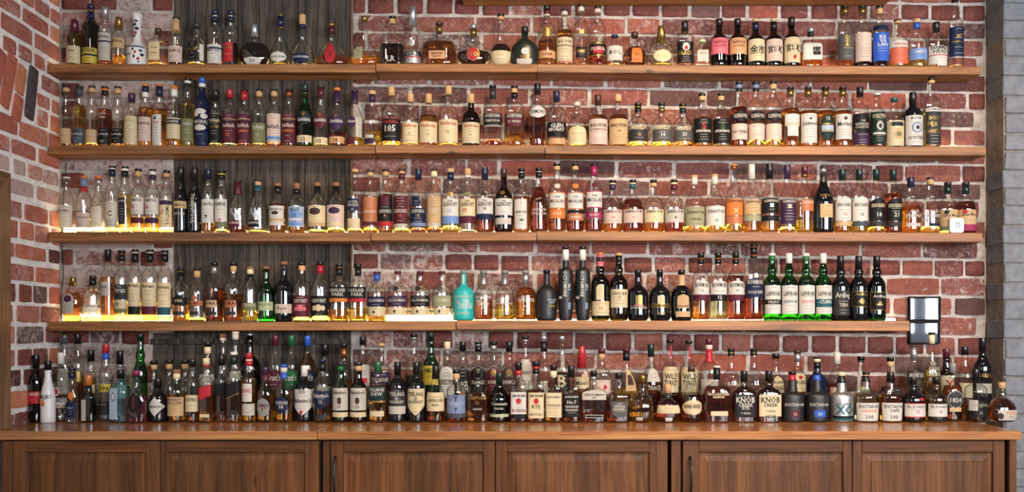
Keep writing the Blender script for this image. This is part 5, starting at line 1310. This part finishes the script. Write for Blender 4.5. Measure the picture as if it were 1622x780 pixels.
T6 = '''
102 20 531 tal c 3 v ga14 ow,30,60;~50~3~ga # tall clear bottle in the corner with grey cap
123 19 529.6 tal c 50 o bk16 gd,44,56;~50~3~bk # tall orange-amber bottle with black cap and gold label
144 16 555 std c 60 y bk18 cr,30,50 # slim clear gold bottle with long black cap
190 26 556 sqt c 3 v bk22sv4 ow,30,50 # clear bottle with big black domed cap
224.5 23 529.6 blb g 0 y dg8 no,20,40;~30~3~gd # tall emerald green bottle with bulged neck
241.6 22 572 sqt c 30 y bk6ck8 tn,24,44 dy0.05 # clear short bottle with black-topped cork beside green bottle
268 22 571 sqt c 30 y bk6ck8 gd,24,44 # clear short bottle with gold label and black-topped cork
293 22 571 sqt c 40 y bk6ck8 tn,22,42 # clear short bottle with black-topped cork nearest slanted red label
331 24 542 tal c 40 o bk8cr11 ow,32,58;12~46~6~bk dy-0 # bottle with white label and cream band below black cap
351 24 529.6 std c 4 v wd6pk5 no,30,50;~40~3~ow dy0.05 # tall clear bottle with pinkish wooden stopper
373 19 526 std c 4 v pk4ow8 ow,30,55 # tallest slim clear bottle reaching the lowest shelf
396 32 529 std e 30 y sv4 no,30,50;WALKER~45~5~gd dy0.045 # large dark teal-green bottle
438.5 25 532 tal c 36 y mr16 mr,38,58;Grant's~50~8~ow # pale bottle with maroon label and maroon cap
463 23 532 tal c 36 y gn16 gn,36,58;Grant's~50~8~ow # pale bottle with green label and green cap
486.5 24.5 532.6 tal c 80 o bl16 nv,38,58;Grant's~50~8~ow # amber bottle with navy label and bright blue cap
512.7 27 546 std c 30 p bk18 ow,20,44 # clear bottle with tall plain black cap
544.6 26 544.6 std c 52 o bk7cp17 no,20,50;~40~3~ow # amber bottle with copper foil and black top
575.7 23 534 tal c 6 v bk13 ow,40,66,r,.2,.75|rd,44,50,r,.2,.5|rd,58,64,o,-.3,.2 # clear bottle with white and red label
603 31 544.6 hsh c 40 p ck4 pu,40,62;TULLAMORE~52~6~ow # clear bottle with purple label and thin cork
656 26 529.6 std c 5 v bk5sv3 ch,34,52;~44~3~ow # tall clear bottle with black label and long clear neck
682.4 25 528 std g 0 y dg10 ye,40,62;JAMESON~56~7~dg # tall green bottle with yellow label
708 23.5 542 hsh c 64 o cr12 wh,28,68,a;BUSHMILLS~48~5~bk|bk,45,51,r;BUSHMILLS~48~5~ow # amber bottle with white arched label and cream cap
733 21 542 hsh c 40 b bk15 bk,28,68,a;BLACK~46~7~ow;BUSH~39~7~ow|cp,30,36,o,0,.5 # bottle with black arched label reading black
757.6 24 542 hsh c 50 b bk4sv2bk10 bk,28,68,a;BUSHMILLS~48~5~ow|gd,56,64,o,0,.4 # bottle with black arched label and gold emblem, silver ring on cap
782 21.5 542 hsh c 40 r bk5sv9 mr,28,68,a;BUSHMILLS~48~5~ow|gd,56,64,o,0,.4 # bottle with maroon arched label and silver neck
806.5 24 542 hsh c 46 r bk16 br,28,68,a;BUSHMILLS~48~5~ow|gd,56,64,o,0,.4 # bottle with dark brown arched label and plain black cap
832 21 533 tal c 10 o bk5sv4 ow,36,72;~62~3~ga;REDBREAST~56~4~ga # slim clear bottle with tall cream label and silver neck
861.4 21 533 std c 3 o sv9bk16 ow,30,46,r,0,.5 # clear bottle with silver top over long black foil
890 25 533 std c 3 o sv9 bk,34,56;B~46~15~cr # clear bottle with black label and big cream letter B
921.5 23 549 std c 46 b rd34 cr,42,58;Maker's~50~6~bk|pk,58,66,r,.5,.3 # bottle dipped in bright red wax
953 27.7 553 hsh c 30 r mr8ck8 pk,36,56;~52~3~br|rd,42,49,o,.3,.2 # embossed clear bottle with pink label and red seal
992 40 552 fla c 44 y mr6bk14 tn,40,70,r,.3,.4|br,48,62,r,.3,.24 # large rounded bottle of gold spirit with tan picture label
1031 31 546 con c 60 r dg20 ow,50,68,a,.2,.7;TRACE~42~6~ow # cone-necked dark bottle with torn-edged cream label, dark green foil
1061.5 25 539 std c 30 r bk5 cr,34,66;WILD~54~7~bk;TURKEY~46~7~bk|rd,78,92,r,.1,.25 # bottle with cream label, red neck strip and clear front
1091 26.5 540 std c 62 r bk5 cr,34,66;WILD~54~7~bk;TURKEY~46~7~bk|rd,78,92,r,.1,.25 # red-amber bottle with cream label and red neck strip
1123 28 538 std c 20 b mr9pk7rd20 ow,30,50 # clear bottle with dripped red wax and brown top
1158 32 552.7 sqt c 10 b bk5gd3bk4 no,30,60;BASIL~50~5~ow # embossed clear rounded bottle beside red wax one
1193.7 33 552.7 sqt c 10 b bk5gd2bk4 no,30,60;~50~3~ow # embossed clear rounded bottle nearest cream block-letter label
1228.6 27 560.7 sqt c 62 r bk8 cr,36,66,a,.1,.62;ELIJAH~56~6~bk;CRAIG~48~7~bk # dark red bottle with cream arched label and wide black cap
1263 25 555.5 std c 60 r br5sv13 cr,40,66,r,.1,.75;BACARDI~54~6~bk|rd,58,64,o,.1,.25 # dark amber bottle with cream label and brown stopper
1295 31 566 std n 0 a bk3cr5bk10 no,30,60;~44~3~lb # navy-black bottle between the charcoal bell bottles
1328 27 559 std c 54 r ow18 pk,24,48;~40~3~ga # dark red bottle with pinkish label and white frosted neck
1364 44 565 wid c 34 o bk6ch3 li,34,52,r,.1,.5;PLANTATION~44~5~bk # wide-shouldered clear decanter with olive label
1408 44 566 wid c 52 r bk7ck8 ch,30,50,r,.4,.4 # wide-shouldered decanter of dark red spirit with cork
1447 27 548 std c 36 o bk2sv22 ch,44,66;MOUNT_GAY~60~6~ow;XO~50~6~gd # clear bottle with black label and silver neck
1474.5 22.5 527 dec c 60 y bk4cr14 no,30,60;XOXO~64~5~ow;OXOX~58~5~ow;XOXO~52~5~ow;OXOX~46~5~ow nk.012 # tall diamond-cut square bottle in front of picture frame
1499 21 553 std d 0 r mr14 cr,36,62;X~50~12~rd # dark bottle with cream label and red script mark
1528 21 550 std c 20 o bk13 cr,30,50;~44~3~br # slim clear bottle with cream label near pier
1556 25 536 tal k 0 a bk20 ow,32,44;~40~3~bk|no,46,62;GOSLINGS~54~5~gd # black bottle with white band against the pier
'''
run_table(T1, 1, YS + .006, lambda p: shelf_z(1, p), 'on top full shelf', 'bottles on the highest full shelf')
run_table(T2, 2, YS + .006, lambda p: shelf_z(2, p), 'on second shelf', 'bottles on the second shelf')
run_table(T3, 3, YS + .006, lambda p: shelf_z(3, p), 'on third shelf', 'bottles on the third shelf')
run_table(T4, 4, YS + .006, lambda p: shelf_z(4, p), 'on lowest shelf', 'bottles on the lowest shelf')
run_table(T5, 5, 3.715, lambda p: ZC, 'in counter front row', 'front row of bottles on the counter')
run_table(T6, 6, 3.845, lambda p: ZC, 'in counter back row', 'back row of bottles on the counter')
